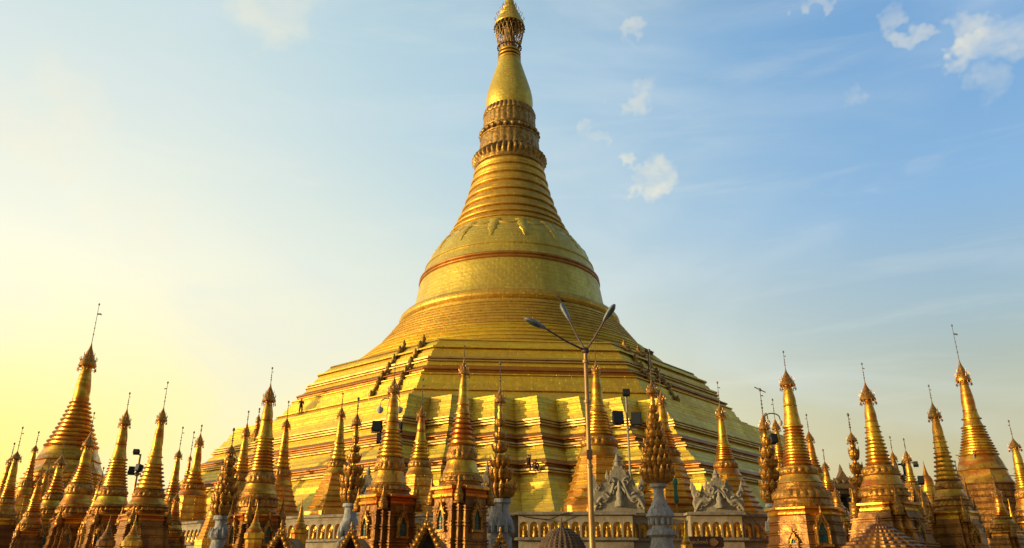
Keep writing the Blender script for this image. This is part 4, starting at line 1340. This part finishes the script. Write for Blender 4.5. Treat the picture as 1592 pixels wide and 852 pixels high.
# ------------------------------------------------------------------ low roofs and gables in front
def gable_shrine(label, x, ytop, Y, hw, rot=0.0):
    X = x_at(x, ytop, Y)
    zt_ = z_at(ytop, Y)
    W_ = hw / F * depth_at(ytop, Y)
    root = empty('gabled_shrine', (X, -D + Y, 0), label, 'shrine', 'small carved gables in front of the shrine stupas', rot)
    eav = zt_ - 1.9 * W_
    mb = MB()
    mb.box((0, 1.2, eav / 2), (W_ * 1.9, 2.0, eav))
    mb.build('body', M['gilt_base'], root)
    mb = MB()
    n_ = 9
    rows = []
    for i in range(2 * n_ + 1):
        t = (i - n_) / n_
        z = eav + (zt_ - .25 - eav) * (1 - abs(t)) ** .85
        rows.append([(t * W_ * 1.15, .15, z), (t * W_ * 1.15, 2.4, z)])
    mb.loft(rows, False)
    mb.slab([(-W_ * 1.1, eav), (0, zt_ - .4), (W_ * 1.1, eav)][::-1], .1, Matrix.Translation((0, .5, 0)))
    mb.build('roof', M['tile_roof'], root)
    mb = MB()                         # flame edged barge boards
    for s in (-1, 1):
        pts_o, pts_i = [], []
        for i in range(19):
            t = i / 18
            x0 = s * W_ * 1.22 * (1 - t)
            z0 = eav - .1 + (zt_ - eav) * t ** 1.1
            k = (.16 if i % 2 else .0) * W_ * 1.4
            pts_o.append((x0 + s * k * .6, z0 + k + .04))
            pts_i.append((x0 * .80, z0 - .26 * W_))
        ol = pts_o + pts_i[::-1]
        mb.slab(ol if s < 0 else ol[::-1], .18)
        for i in range(7):
            t = (i + .5) / 7
            mb.ball((s * W_ * 1.05 * (1 - t), -.1, eav - .12 * W_ + (zt_ - eav) * t ** 1.1), .11 * W_ * 1.3, 7)
    mb.lathe([(.09 * W_ * 1.4, zt_ - .12), (.13 * W_, zt_), (.06 * W_, zt_ + .12 * W_), (.12 * W_, zt_ + .22 * W_), (.02, zt_ + .5 * W_)], 8)
    mb.build('barge_board', M['gilt_carved'], root, 45)
    mb = MB()
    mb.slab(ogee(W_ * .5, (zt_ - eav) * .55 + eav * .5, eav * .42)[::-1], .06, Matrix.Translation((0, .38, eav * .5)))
    mb.build('opening_shade', M['dark'], root)  # dark sheet standing in for the shade inside the gable
    return root


gable_shrine('carved flame edged gable below the tall densely ringed stupa', 438, 822, 27, 26)
gable_shrine('carved flame edged gable below the bulbous petal tree', 547, 822, 27, 22)
gable_shrine('largest carved flame edged gable, between the two front shrine stupas', 665, 808, 26, 26)
gable_shrine('carved flame edged gable below the widely tiered petal tree', 778, 830, 27, 20)


def scaly_roof(label, x, ytop, ybot, Y, hw, m, cat, sides, name, fin=8, rows=6, dome=True):
    X = x_at(x, ytop, Y)
    zt_, zb = z_at(ytop, Y), z_at(ybot, Y)
    W_ = hw / F * depth_at(ybot, Y)
    root = empty(name, (X, -D + Y, 0), label, cat)
    mb = MB()
    prof = []
    H = zt_ - zb
    for i in range(rows):
        t0, t1 = i / rows, (i + 1) / rows
        f_ = (lambda t: W_ * math.sqrt(max(1 - t ** 1.5, .02))) if dome else (lambda t: W_ * (1 - t) ** 1.1 + .25)
        ra, rb_ = f_(t0), f_(t1)
        k = 26
        prof += [(ra * .95, zb + H * t0), (ra * 1.04, zb + H * t0 - .05, .09, k), (ra * 1.05, zb + H * t0 + .10 * H / rows, .07, k), (rb_ * 1.03, zb + H * (t0 + .7 / rows), .03, k), (rb_ * 1.0, zb + H * t1 - .02)]
    mb.lathe(prof, sides * 13 if sides > 4 else 104)
    mb.build('roof', m, root, 40)
    mb = MB()
    fh = fin / F * depth_at(ytop, Y)
    mb.lathe([(fh * .35, zt_ - .1), (fh * .5, zt_ + .1 * fh), (fh * .2, zt_ + .35 * fh), (fh * .38, zt_ + .6 * fh), (fh * .15, zt_ + .9 * fh), (.01, zt_ + 1.7 * fh)], 10)
    mb.build('finial', m, root)
    mb = MB()
    for k in range(8):
        a = R(22.5) + k * PI / 4
        mb.tube([(W_ * .82 * math.cos(a), W_ * .82 * math.sin(a), 0), (W_ * .82 * math.cos(a), W_ * .82 * math.sin(a), zb)], .14, 8)
    mb.lathe([(W_ * .95, zb - .35), (W_ * .98, zb - .1), (W_ * .9, zb + .02)], 24)
    mb.lathe([(W_ * .95, 0), (W_ * .95, .4)], 24)
    mb.build('columns', M['gilt_base'], root)
    return root


scaly_roof('dark brown scaly domed kiosk roof with a small finial beside the lamp pole', 873, 819, 858, 26, 36, M['dome_brown'], 'kiosk', 8, 'domed_kiosk', 8, 9)
scaly_roof('weathered scaly roof in tiers below the collared shrine stupa', 1366, 814, 862, 26, 60, M['gilt_base'], 'pavilion', 4, 'tiled_pavilion', 6, 8, False)

# dark pavilion seen through the gap on the right
BY = 75
bx0, bx1 = x_at(1282, 760, BY), x_at(1340, 760, BY)
B = empty('gate_pavilion', ((bx0 + bx1) / 2, -D + BY, 0), 'dark flat roofed pavilion with central gable, in the gap right of the big orange shrine', 'pavilion')
hwB = (bx1 - bx0) / 2
zr_ = z_at(752, BY)
mb = MB()
mb.box((0, 2, zr_ - .25), (hwB * 2.2, 5, .5))
mb.box((0, 2, zr_ - .75), (hwB * 2.0, 4.6, .4))
mb.slab([(-hwB * .38, zr_), (-hwB * .38, zr_ + .45), (-hwB * .2, zr_ + .6), (0, zr_ + 1.25), (hwB * .2, zr_ + .6), (hwB * .38, zr_ + .45), (hwB * .38, zr_)][::-1], .8)
mb.lathe([(.15, zr_ + 1.1), (.2, zr_ + 1.3), (.02, zr_ + 1.8)], 8)
for i in range(7):
    mb.ball((-hwB + i * hwB / 3, -.4, zr_ + .12), .22, 6)
mb.build('roof', M['building'], B)
mb = MB()
for sx in (-.92, .92):
    mb.box((sx * hwB, .3, (zr_ - .95) / 2), (.8, .8, zr_ - .95))
    mb.box((sx * hwB, 3.8, (zr_ - .95) / 2), (.8, .8, zr_ - .95))
mb.box((0, 2, 1.5), (hwB * 1.9, 3.6, 3.0))
mb.build('column', M['building'], B)
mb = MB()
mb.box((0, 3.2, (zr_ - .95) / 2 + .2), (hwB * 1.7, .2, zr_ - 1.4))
mb.build('opening_shade', M['dark'], B)  # dark board painted as the shade between the columns

# little spiked dome turret, right
X = x_at(1445, 770, 52)
T = empty('spiked_dome', (X, -D + 52, 0), 'little orange domed turret with a single red spike', 'turret')
Z = lambda y: z_at(y, 52)
mb = MB()
rr = 9 / F * depth_at(750, 52)
mb.lathe([(rr * 1.6, 0), (rr * 1.6, Z(800)), (rr * 1.3, Z(790)), (rr * 1.3, Z(772)), (rr * 1.5, Z(770)), (rr * 1.5, Z(768)), (rr * 1.1, Z(764)), (rr * 1.05, Z(757)), (rr * 1.2, Z(756))], 16)
mb.build('drum', M['gilt'], T)
mb = MB()
mb.lathe([(rr * 1.02, Z(757)), (rr * 1.05, Z(752)), (rr * .95, Z(746)), (rr * .7, Z(741)), (rr * .4, Z(738.5))], 20)
mb.build('dome', M['gilt'], T)
mb = MB()
mb.lathe([(rr * .5, Z(739)), (rr * .42, Z(737)), (rr * .25, Z(731)), (rr * .1, Z(722)), (rr * .03, Z(716))], 10)
mb.build('spike', M['gold_roll'], T)

# small gold finial pillars that stand before the bases
def pillar(label, x, ytip, ybot, Y, hw, m='gilt'):
    X = x_at(x, ybot, Y)
    root = empty('finial_pillar', (X, -D + Y, 0), label, 'pillar', 'small stupa topped pillars')
    zt_, zb = z_at(ytip, Y), z_at(ybot, Y)
    H = zt_ - zb
    r = hw / F * depth_at(ybot, Y)
    mb = MB()
    mb.lathe([(r * 1.0, zb), (r * 1.05, zb + .05 * H), (r * .8, zb + .12 * H), (r * .6, zb + .2 * H), (r * .66, zb + .22 * H), (r * .42, zb + .32 * H), (r * .46, zb + .34 * H), (r * .28, zb + .46 * H), (r * .32, zb + .48 * H),
              (r * .18, zb + .6 * H), (r * .26, zb + .64 * H), (r * .08, zb + .75 * H), (r * .03, zt_)], 16)
    mb.build('spire', M[m], root)
    mb = MB()
    mb.lathe([(r * 1.1, 0), (r * 1.1, zb - .3), (r * 1.35, zb - .25), (r * 1.35, zb - .08), (r * 1.0, zb)], 8, (0, 0), PI / 8)
    mb.build('shaft', M[m], root)


pillar('small stupa topped pillar standing before the plinth niches, right of the tall ringed stupa', 466, 772, 822, 46, 10)
pillar('small stupa topped pillar in front of the plain drum stupa, left', 276, 800, 845, 40, 10, 'gilt_base')
pillar('small stupa topped pillar in front of the broad ringed stupa, left', 206, 800, 838, 30, 11, 'gilt')
pillar('small stupa topped pillar in front of the banded cone stupa, far left', 166, 800, 838, 31, 10, 'gilt_base')
pillar('small stupa topped pillar in front of the tall densely ringed stupa', 396, 780, 826, 30, 11, 'gilt')
pillar('small gilded pillar left of the dark sign on the wall', 1067, 806, 845, 45, 7, 'gilt')
pillar('small stupa topped pillar below the biggest right hand bell', 1510, 730, 800, 45, 9, 'gilt_base')
pillar('small stupa topped pillar before the right hand bell, at its left shoulder', 1516, 795, 850, 30, 9, 'gilt_base') if False else None
pillar('gold pillar at the right, between the big bell and the edge of the view', 1577, 775, 820, 40, 8, 'gilt')

# ------------------------------------------------------------------ street lamp
LY = 23.0
bx = x_at(910, 545, LY)
L = empty('street_lamp', (bx, -D + LY, 0), 'tall brown street lamp with three splayed arms in front of the pagoda', 'street lamp')
zj = z_at(545, LY)
mb = MB()
mb.tube([(0, 0, 0), (0, 0, .5), (0, 0, .52), (0, 0, zj * .55), (0, 0, zj * .56), (0, 0, zj)], [.16, .16, .095, .085, .072, .062], 16)
for z in (zj * .56, zj * .8, zj - .35):
    mb.lathe([(.07, z - .06), (.1, z - .04), (.1, z + .04), (.07, z + .06)], 16)
mb.build('pole', M['pole'], L)
mb = MB()
mb.ball((0, 0, zj), .12, 12)
mb.build('joint', M['lamp_arm'], L)
mb = MB()
mb.box((0.0, -.14, zj * .60), (.16, .12, .26))
mb.tube([(0, -.14, zj * .60 + .13), (.03, -.10, zj * .72), (.02, -.09, zj * .86), (0, -.08, zj - .05)], .012, 5)
mb.build('junction_box', M['lamp_arm'], L)
for (hx, hy, tx, ty, dY) in ((850, 512, 818, 496, -1.0), (886, 500, 873, 474, .5), (938, 501, 955, 475, -.6)):
    a = P(hx, hy, LY + dY) - L.location
    b = P(tx, ty, LY + dY * 1.3) - L.location
    mb = MB()
    mb.tube([(0, 0, zj), tuple(Vector((0, 0, zj)).lerp(a, .5) + Vector((0, 0, -.04))), tuple(a)], [.034, .03, .027], 8)
    arm = mb.build('arm', M['lamp_arm'], L)
    d = (b - a)
    ln = d.length * 1.08
    d.normalize()
    q = d.to_track_quat('X', 'Z').to_matrix().to_4x4()
    mx = Matrix.Translation(a) @ q
    mb = MB(mx)
    rows = []
    S = [(0, .035), (.05, .06), (.2, .10), (.45, .135), (.7, .14), (.88, .11), (.97, .06), (1.0, .02)]
    for t, r in S:
        rows.append([(t * ln, r * math.cos(th), (r * .62 if math.sin(th) > 0 else r * .4) * math.sin(th)) for th in [2 * PI * i / 16 for i in range(16)]])
    mb.loft(rows, True, True, True)
    hd = mb.build('lamp_head', M['lamp_shell'], L, 50)
    mb = MB(mx)
    rows = []
    for t, r in [(.3, .03), (.36, .085), (.5, .11), (.7, .115), (.85, .085), (.92, .03)]:
        rows.append([(t * ln, r * math.cos(th), -.028 - .055 * (r / .115) * abs(math.sin(th))) for th in [PI * i / 8 for i in range(9)]])
    mb.loft(rows, False)
    mb.build('lens', M['lamp_glass'], hd, 60)
    if hx == 886:
        bird_at = b + L.location
# a bird on the middle head
bp = bird_at + Vector((0, 0, .06))
mb = MB(Matrix.Translation(bp) @ Matrix.Rotation(R(200), 4, 'Z'))
rows = []
for x_, z_, r in ((-.17, .06, .008), (-.12, .07, .02), (-.05, .09, .045), (.02, .12, .05), (.07, .16, .035), (.09, .19, .03), (.11, .215, .03), (.135, .22, .018), (.165, .21, .003)):
    rows.append([(x_ + .0 * r, r * math.cos(t), z_ + r * math.sin(t)) for t in [2 * PI * i / 10 for i in range(10)]])
mb.loft(rows, True, True, True)
for s in (-1, 1):
    mb.tube([(.01, s * .02, .08), (.01, s * .02, 0)], .006, 4)
bo = mb.build('bird', M['feather'], None, 60)
tag(bo, 'small dark bird perched on the tip of the middle lamp head', 'bird')


# ------------------------------------------------------------------ floodlights, lanterns, camera
def panel(root, c, w, h, yaw, pitch, d=.28):
    mx = Matrix.Translation(c) @ Matrix.Rotation(yaw, 4, 'Z') @ Matrix.Rotation(pitch, 4, 'X')
    mb = MB(mx)
    mb.box((0, 0, 0), (w, d, h))
    mb.box((0, -d * .55, 0), (w * 1.06, d * .12, h * 1.06))
    for i in range(5):
        mb.box((-w * .4 + i * w * .2, d * .6, 0), (w * .03, d * .25, h * .8))
    mb.tube([(-w * .56, 0, 0), (-w * .56, d * .2, -h * .62), (w * .56, d * .2, -h * .62), (w * .56, 0, 0)], .03, 6)
    o = mb.build('floodlight', M['black'], root)
    mb = MB(mx)
    mb.box((0, -d * .63, 0), (w * .88, .02, h * .88))
    mb.build('glass', M['lens'], o)


def flood_pole(label, x, ybase, Y, ytop, panels, z0=0.0, bars=(), name='floodlight_pole', r=.08, m='pole'):
    X = x_at(x, ybase, Y)
    root = empty(name, (X, -D + Y, z0), label, 'floodlights')
    zt_ = z_at(ytop, Y) - z0
    mb = MB()
    mb.tube([(0, 0, 0), (0, 0, zt_)], r, 8)
    for yb, hw in bars:
        w = hw / F * depth_at(yb, Y)
        zz = z_at(yb, Y) - z0
        mb.tube([(-w, 0, zz), (w, 0, zz)], r * .8, 6)
        mb.ball((0, 0, zz), r * 2, 8)
    mb.build('pole', M[m], root)
    for (px, py, w, h, yaw) in panels:
        c = Vector((x_at(px, py, Y) - X, -.15, z_at(py, Y) - z0))
        s = depth_at(py, Y) / F
        panel(root, c, w * s, h * s, yaw, R(-12))
    return root


flood_pole('floodlight pole with two big square black lamps, just right of the street lamp', 979, 720, 56.5, 615, [(960, 650, 16, 19, R(12)), (989, 652, 15, 19, R(-14)), (973, 611, 10, 9, R(0))], PL_TOP, ((668, 14),), m='scaffold')
flood_pole('floodlight pole with two brown lamps and one on top, far left against the yellow sky', 209, 760, 50, 706, [(206, 732, 8, 10, R(25)), (218, 728, 8, 10, R(-25)), (214, 703, 8, 6, R(10))], 0, ((737, 6),))
flood_pole('dark floodlights mounted beside the small stupa with a bent vane, right', 1413, 770, 50, 716, [(1404, 745, 7, 12, R(30)), (1430, 747, 8, 11, R(-20)), (1422, 722, 6, 6, R(-30))], 0, ((745, 14), (722, 8)), m='black')
flood_pole('single dark green floodlight behind the T topped petal tree', 1202, 720, 44, 688, [(1201, 683, 10, 13, R(10))], 0, ())
fp = flood_pole('twin lantern post with arched arms and black floodlights, behind the left front shrine stupa', 604, 760, 46, 660,
                [(587, 664, 15, 15, R(10)), (621, 664, 9, 14, R(-10)), (590, 682, 6, 14, R(0))], 0, ((672, 18),), name='lantern_post', r=.07)
s46 = depth_at(632, 46) / F
zl0 = z_at(660, 46)
for s, hx in ((-1, 591), (1, 621)):
    dx = x_at(hx, 632, 46) - fp.location.x
    zz = z_at(634, 46)
    mb = MB()
    mb.tube([(0, 0, zl0 - .1)] + [(dx * (.5 - .5 * math.cos(PI * t)), 0, zz + .15 + .42 * math.sin(PI * t) ** .7) for t in [i / 12 for i in range(1, 13)]], .035, 6)
    ar = mb.build('arm', M['pole'], fp)
    mb = MB()
    mb.lathe([(.1, zz - .32), (.2, zz - .2), (.22, zz), (.1, zz + .03), (.04, zz + .12)], 10, (dx, 0))
    mb.build('lantern', M['frosted'], ar)
# arched lantern arms by the T-topped petal tree
fp = flood_pole('slender lantern post with curled arms beside the T topped petal tree', 1203, 770, 45, 660, [], 0, (), name='lantern_post', r=.05, m='lamp_arm')
for s, hx in ((-1, 1194), (1, 1213)):
    dx = x_at(hx, 655, 45) - fp.location.x
    zz = z_at(656, 45)
    mb = MB()
    mb.tube([(0, 0, zz - .2)] + [(dx * (.5 - .5 * math.cos(PI * t)), 0, zz + .15 + .35 * math.sin(PI * t) ** .7) for t in [i / 10 for i in range(1, 11)]], .035, 6)
    ar = mb.build('arm', M['lamp_arm'], fp)
    mb = MB()
    mb.lathe([(.06, zz - .22), (.13, zz - .1), (.12, zz + .05), (.03, zz + .15)], 8, (dx, 0))
    mb.build('lantern', M['frosted'], ar)
# camera on a post standing on the terrace, right shoulder of the pagoda
YC = 86
cp = P(1009, 574, YC)
c_ = empty('security_camera', cp, 'small dark camera on a thin post against the right shoulder of the pagoda', 'camera')
zz = z_at(548, YC) - cp.z
mb = MB()
mb.tube([(0, 0, -2.5), (0, 0, zz)], .08, 6)
mb.build('post', M['black'], c_)
mb = MB(Matrix.Translation((0, 0, zz)) @ Matrix.Rotation(R(25), 4, 'Y'))
mb.box((.1, 0, .1), (1.0, .3, .3))
mb.box((.0, 0, .28), (1.2, .38, .04))
mb.build('housing', M['black'], c_)

# ------------------------------------------------------------------ sign
SY = 52
sp = P(1094, 843, SY)
S_ = empty('name_sign', (sp.x, sp.y, 0), 'dark rounded name board with faint gold Burmese writing, below the right white pediment', 'sign')
k = depth_at(843, SY) / F
w, h = 31 * k, 8.5 * k
out_p = []
for cx, cz, a0 in ((w - h * .55, h * .45, 0), (-w + h * .55, h * .45, 90), (-w + h * .55, -h * .45, 180), (w - h * .55, -h * .45, 270)):
    for i in range(5):
        a = R(a0 + 22.5 * i)
        out_p.append((cx + h * .55 * math.cos(a), cz + h * .55 * math.sin(a)))
mb = MB(Matrix.Translation((0, 0, sp.z)))
mb.slab(out_p[::-1], .12)
mb.build('board', M['sign'], S_)
mb = MB()
for sx in (-.6, .6):
    mb.tube([(sx * w, .1, 0), (sx * w, .1, sp.z)], .06, 6)
mb.build('post', M['black'], S_)
mb = MB(Matrix.Translation((-w * .78, -.08, sp.z + h * .12)))
mb.slab([(h * .2 * math.cos(t), h * .2 * math.sin(t)) for t in [-2 * PI * i / 12 for i in range(12)]], .03)
mb.build('dot', M['sign_dot'], S_)
mb = MB(Matrix.Translation((w * .48, -.08, sp.z)))
mb.slab([(w * .2 * (1 if i != 0 else 1.35) * math.cos(t), h * .72 * math.sin(t)) for i, t in enumerate([-2 * PI * i / 10 for i in range(10)])], .03)
mb.build('emblem', M['building'], S_)
fc = bpy.data.curves.new('lettering', 'FONT')
fc.body = "\u1006\u1032\u1015\u102b\u1010\u1031\u102c\u103a"
fc.align_x = 'CENTER'
fc.align_y = 'CENTER'
fc.size = h * 1.25
fc.extrude = .01
fc.materials.append(M['sign_text'])
to = bpy.data.objects.new('lettering', fc)
COL.objects.link(to)
dg = bpy.context.evaluated_depsgraph_get()
me = bpy.data.meshes.new_from_object(to.evaluated_get(dg))
bpy.data.objects.remove(to)
to = bpy.data.objects.new('lettering', me)
COL.objects.link(to)
to.parent = S_
to.location = (-w * .22, -.085, sp.z)
to.rotation_euler = (R(90), 0, 0)
try:
    dims = [max(v.co[i] for v in me.vertices) - min(v.co[i] for v in me.vertices) for i in range(2)]
    to.scale = (w * .85 / dims[0], min(w * .85 / dims[0], h * 1.5 / dims[1]), 1)
except Exception as ex:
    print('lettering', ex)

# loose black cables sagging along the plinth wall
for lab, pts in (('black cable sagging along the wall top left of the street lamp', [(800, 800, 53.9), (830, 806, 53.9), (855, 808, 53.9), (872, 800, 53.9), (885, 797, 53.9)]),
                 ('thin black cable running down the wall right of the dark sign', [(1160, 796, 53.2), (1170, 805, 53.2), (1182, 822, 53.2), (1192, 835, 53.2)])):
    ps = [P(*q) for q in pts]
    mb = MB()
    sm = []
    for i in range(len(ps) - 1):
        for t in (0, .33, .66):
            sm.append(ps[i].lerp(ps[i + 1], t))
    sm.append(ps[-1])
    mb.tube(sm, .03, 5)
    tag(mb.build('cable', M['black']), lab, 'cable')
# furled green banner on the plinth
bpn = P(1052, 785, 56.5)
BN = empty('furled_banner', (bpn.x, bpn.y, PL_TOP), 'furled dark green banner hanging upright beside the brown banded stupa', 'banner')
zt_ = z_at(742, 56.5) - PL_TOP
mb = MB()
mb.tube([(0, 0, 0), (0, 0, zt_ + .2)], .035, 6)
mb.build('staff', M['pole'], BN)
mb = MB()
zb_ = z_at(784, 56.5) - PL_TOP
mb.lathe([(.02, zb_)] + [(.13 + .03 * math.sin(t * 9), zb_ + (zt_ - zb_) * t, .25, 5) for t in [.08, .2, .35, .5, .65, .8, .92]] + [(.03, zt_)], 20)
mb.build('cloth', M['banner'], BN, 60)


# ------------------------------------------------------------------ people at work on the terraces
def person(label, base, sc, pose, rz, top='cloth_red', bot='cloth_dark'):
    """pose: joints in metres; one skinned body, then clothing, hair"""
    root = empty('person', base, label, 'person', None, rz)
    root.scale = (sc, sc, sc)
    J = pose
    E = [('hip', 'chest'), ('chest', 'neck'), ('neck', 'head'), ('head', 'crown')]
    rad = {'hip': .13, 'chest': .14, 'neck': .055, 'head': .095, 'crown': .07}
    for s in 'lr':
        E += [('chest', s + 'sh'), (s + 'sh', s + 'el'), (s + 'el', s + 'wr'), (s + 'wr', s + 'ha'), ('hip', s + 'hp'), (s + 'hp', s + 'kn'), (s + 'kn', s + 'an'), (s + 'an', s + 'to')]
        rad.update({s + 'sh': .06, s + 'el': .045, s + 'wr': .032, s + 'ha': .035, s + 'hp': .09, s + 'kn': .06, s + 'an': .042, s + 'to': .035})
    names = list(rad)
    me = bpy.data.meshes.new('body')
    me.from_pydata([J[k] for k in names], [(names.index(a), names.index(b)) for a, b in E], [])
    o = bpy.data.objects.new('body', me)
    COL.objects.link(o)
    o.parent = root
    me.materials.append(M['skin'])
    md = o.modifiers.new('skin', 'SKIN')
    for i, k in enumerate(names):
        me.skin_vertices[0].data[i].radius = (rad[k], rad[k])
        me.skin_vertices[0].data[i].use_root = (k == 'hip')
    o.modifiers.new('sub', 'SUBSURF').levels = 1
    o.modifiers['sub'].render_levels = 2
    V = lambda k: Vector(J[k])
    mb = MB()
    mb.tube([V('hip') - (V('chest') - V('hip')) * .15, V('hip'), V('hip').lerp(V('chest'), .5), V('chest'), V('chest').lerp(V('neck'), .6)], [.17, .18, .17, .2, .11], 12)
    for s in 'lr':
        mb.tube([V('chest').lerp(V(s + 'sh'), .5), V(s + 'sh'), V(s + 'el')], [.1, .09, .07], 8)
    mb.build('shirt', M[top], root, 60)
    mb = MB()
    for s in 'lr':
        mb.tube([V('hip'), V(s + 'hp'), V(s + 'kn'), V(s + 'kn').lerp(V(s + 'an'), .8)], [.15, .12, .09, .08], 8)
    mb.build('trousers', M[bot], root, 60)
    mb = MB()
    hd = V('head').lerp(V('crown'), .7)
    mb.ball((hd.x, hd.y + .02, hd.z), .115, 10, 1.0)
    mb.build('hair', M['hair'], root)
    return root


stand = {'hip': (0, 0, .92), 'chest': (0, 0, 1.32), 'neck': (0, 0, 1.48), 'head': (0, -.02, 1.60), 'crown': (0, -.01, 1.70),
         'lsh': (-.2, 0, 1.38), 'lel': (-.3, -.06, 1.12), 'lwr': (-.26, -.22, .98), 'lha': (-.24, -.3, .95), 'rsh': (.2, 0, 1.38), 'rel': (.28, -.05, 1.12), 'rwr': (.24, -.2, .95), 'rha': (.22, -.28, .93),
         'lhp': (-.1, 0, .88), 'lkn': (-.13, -.05, .48), 'lan': (-.14, .0, .08), 'lto': (-.14, -.17, .04), 'rhp': (.1, 0, .88), 'rkn': (.13, -.05, .48), 'ran': (.14, 0, .08), 'rto': (.14, -.17, .04)}
climb = dict(stand)
climb.update({'rsh': (.18, .05, 1.42), 'rel': (.22, .12, 1.68), 'rwr': (.18, .2, 1.92), 'rha': (.17, .22, 2.0), 'lkn': (-.2, .28, .72), 'lan': (-.18, .3, .32), 'lto': (-.18, .45, .28)})
crouch = {'hip': (0, 0, .35), 'chest': (0, .16, .70), 'neck': (0, .24, .84), 'head': (0, .28, .95), 'crown': (0, .29, 1.05),
          'lsh': (-.19, .18, .76), 'lel': (-.28, .32, .56), 'lwr': (-.2, .5, .5), 'lha': (-.17, .57, .5), 'rsh': (.19, .18, .76), 'rel': (.28, .32, .56), 'rwr': (.2, .5, .5), 'rha': (.17, .57, .5),
          'lhp': (-.11, 0, .33), 'lkn': (-.2, .36, .46), 'lan': (-.17, .12, .08), 'lto': (-.18, .28, .04), 'rhp': (.11, 0, .33), 'rkn': (.2, .36, .46), 'ran': (.17, .12, .08), 'rto': (.18, .28, .04)}
PEOPLE_AT = []

# ------------------------------------------------------------------ bamboo scaffold at the right bell
SX = x_at(1566, 800, 58)
sc_ = empty('bamboo_scaffold', (SX, -D + 58, 0), 'thin bamboo scaffold leaning beside the right flank of the biggest right hand stupa', 'scaffold')
mb = MB()
zs = [z_at(y, 58) for y in (800, 780, 762, 742, 722, 705)]
xs = [-2.0, -1.0, 0, 1.0]
for i, x_ in enumerate(xs):
    top = zs[-1] - (i * 1.2)
    for yy in (-1, 1):
        mb.tube([(x_, yy, 0), (x_ - .1, yy, top)], .04, 5)
for j, z in enumerate(zs):
    for yy in (-1, 1):
        n_ = 4 - j // 2
        mb.tube([(-2.3, yy, z), (-2.3 + n_ * .95, yy, z)], .035, 5)
    for x_ in xs[:max(1, 4 - j // 2)]:
        mb.tube([(x_, -1, z), (x_, 1, z)], .03, 5)
mb.build('poles', M['scaffold'], sc_)

# ray casts settle the workers on the built terraces
bpy.context.view_layer.update()
dg = bpy.context.evaluated_depsgraph_get()


def hit(x, y):
    o = Vector(camo.location)
    d = sky_dir(x, y)
    for _ in range(40):
        ok, loc, nrm, idx, ob, mx = scn.ray_cast(dg, o, d)
        if not ok:
            return None, None
        r = ob
        while r.parent:
            r = r.parent
        if r == PAG:
            return loc, nrm
        o = loc + d * .02
    return None, None


for (px, py, pose, sc, rz, label, t_, b_) in (
        (472, 643, stand, 1.0, R(20), 'worker in dark red standing on the upper left terrace of the pagoda', 'cloth_red', 'cloth_dark'),
        (827, 734, climb, .82, R(5), 'worker in dark clothes climbing with one arm raised on the central ridge', 'cloth_dark', 'cloth_dark'),
        (837, 734, crouch, .95, R(-10), 'worker crouching in dark clothes beside the climber on the central ridge', 'cloth_dark', 'cloth_dark')):
    loc, nrm = hit(px, py)
    if loc is None:
        loc = P(px, py, 68)
        nrm = Vector((0, -1, 0))
    hn = Vector((nrm.x, nrm.y, 0))
    hn = hn.normalized() if hn.length > .01 else Vector((0, -1, 0))
    person(label, loc + hn * .45, sc, pose, rz, t_, b_)
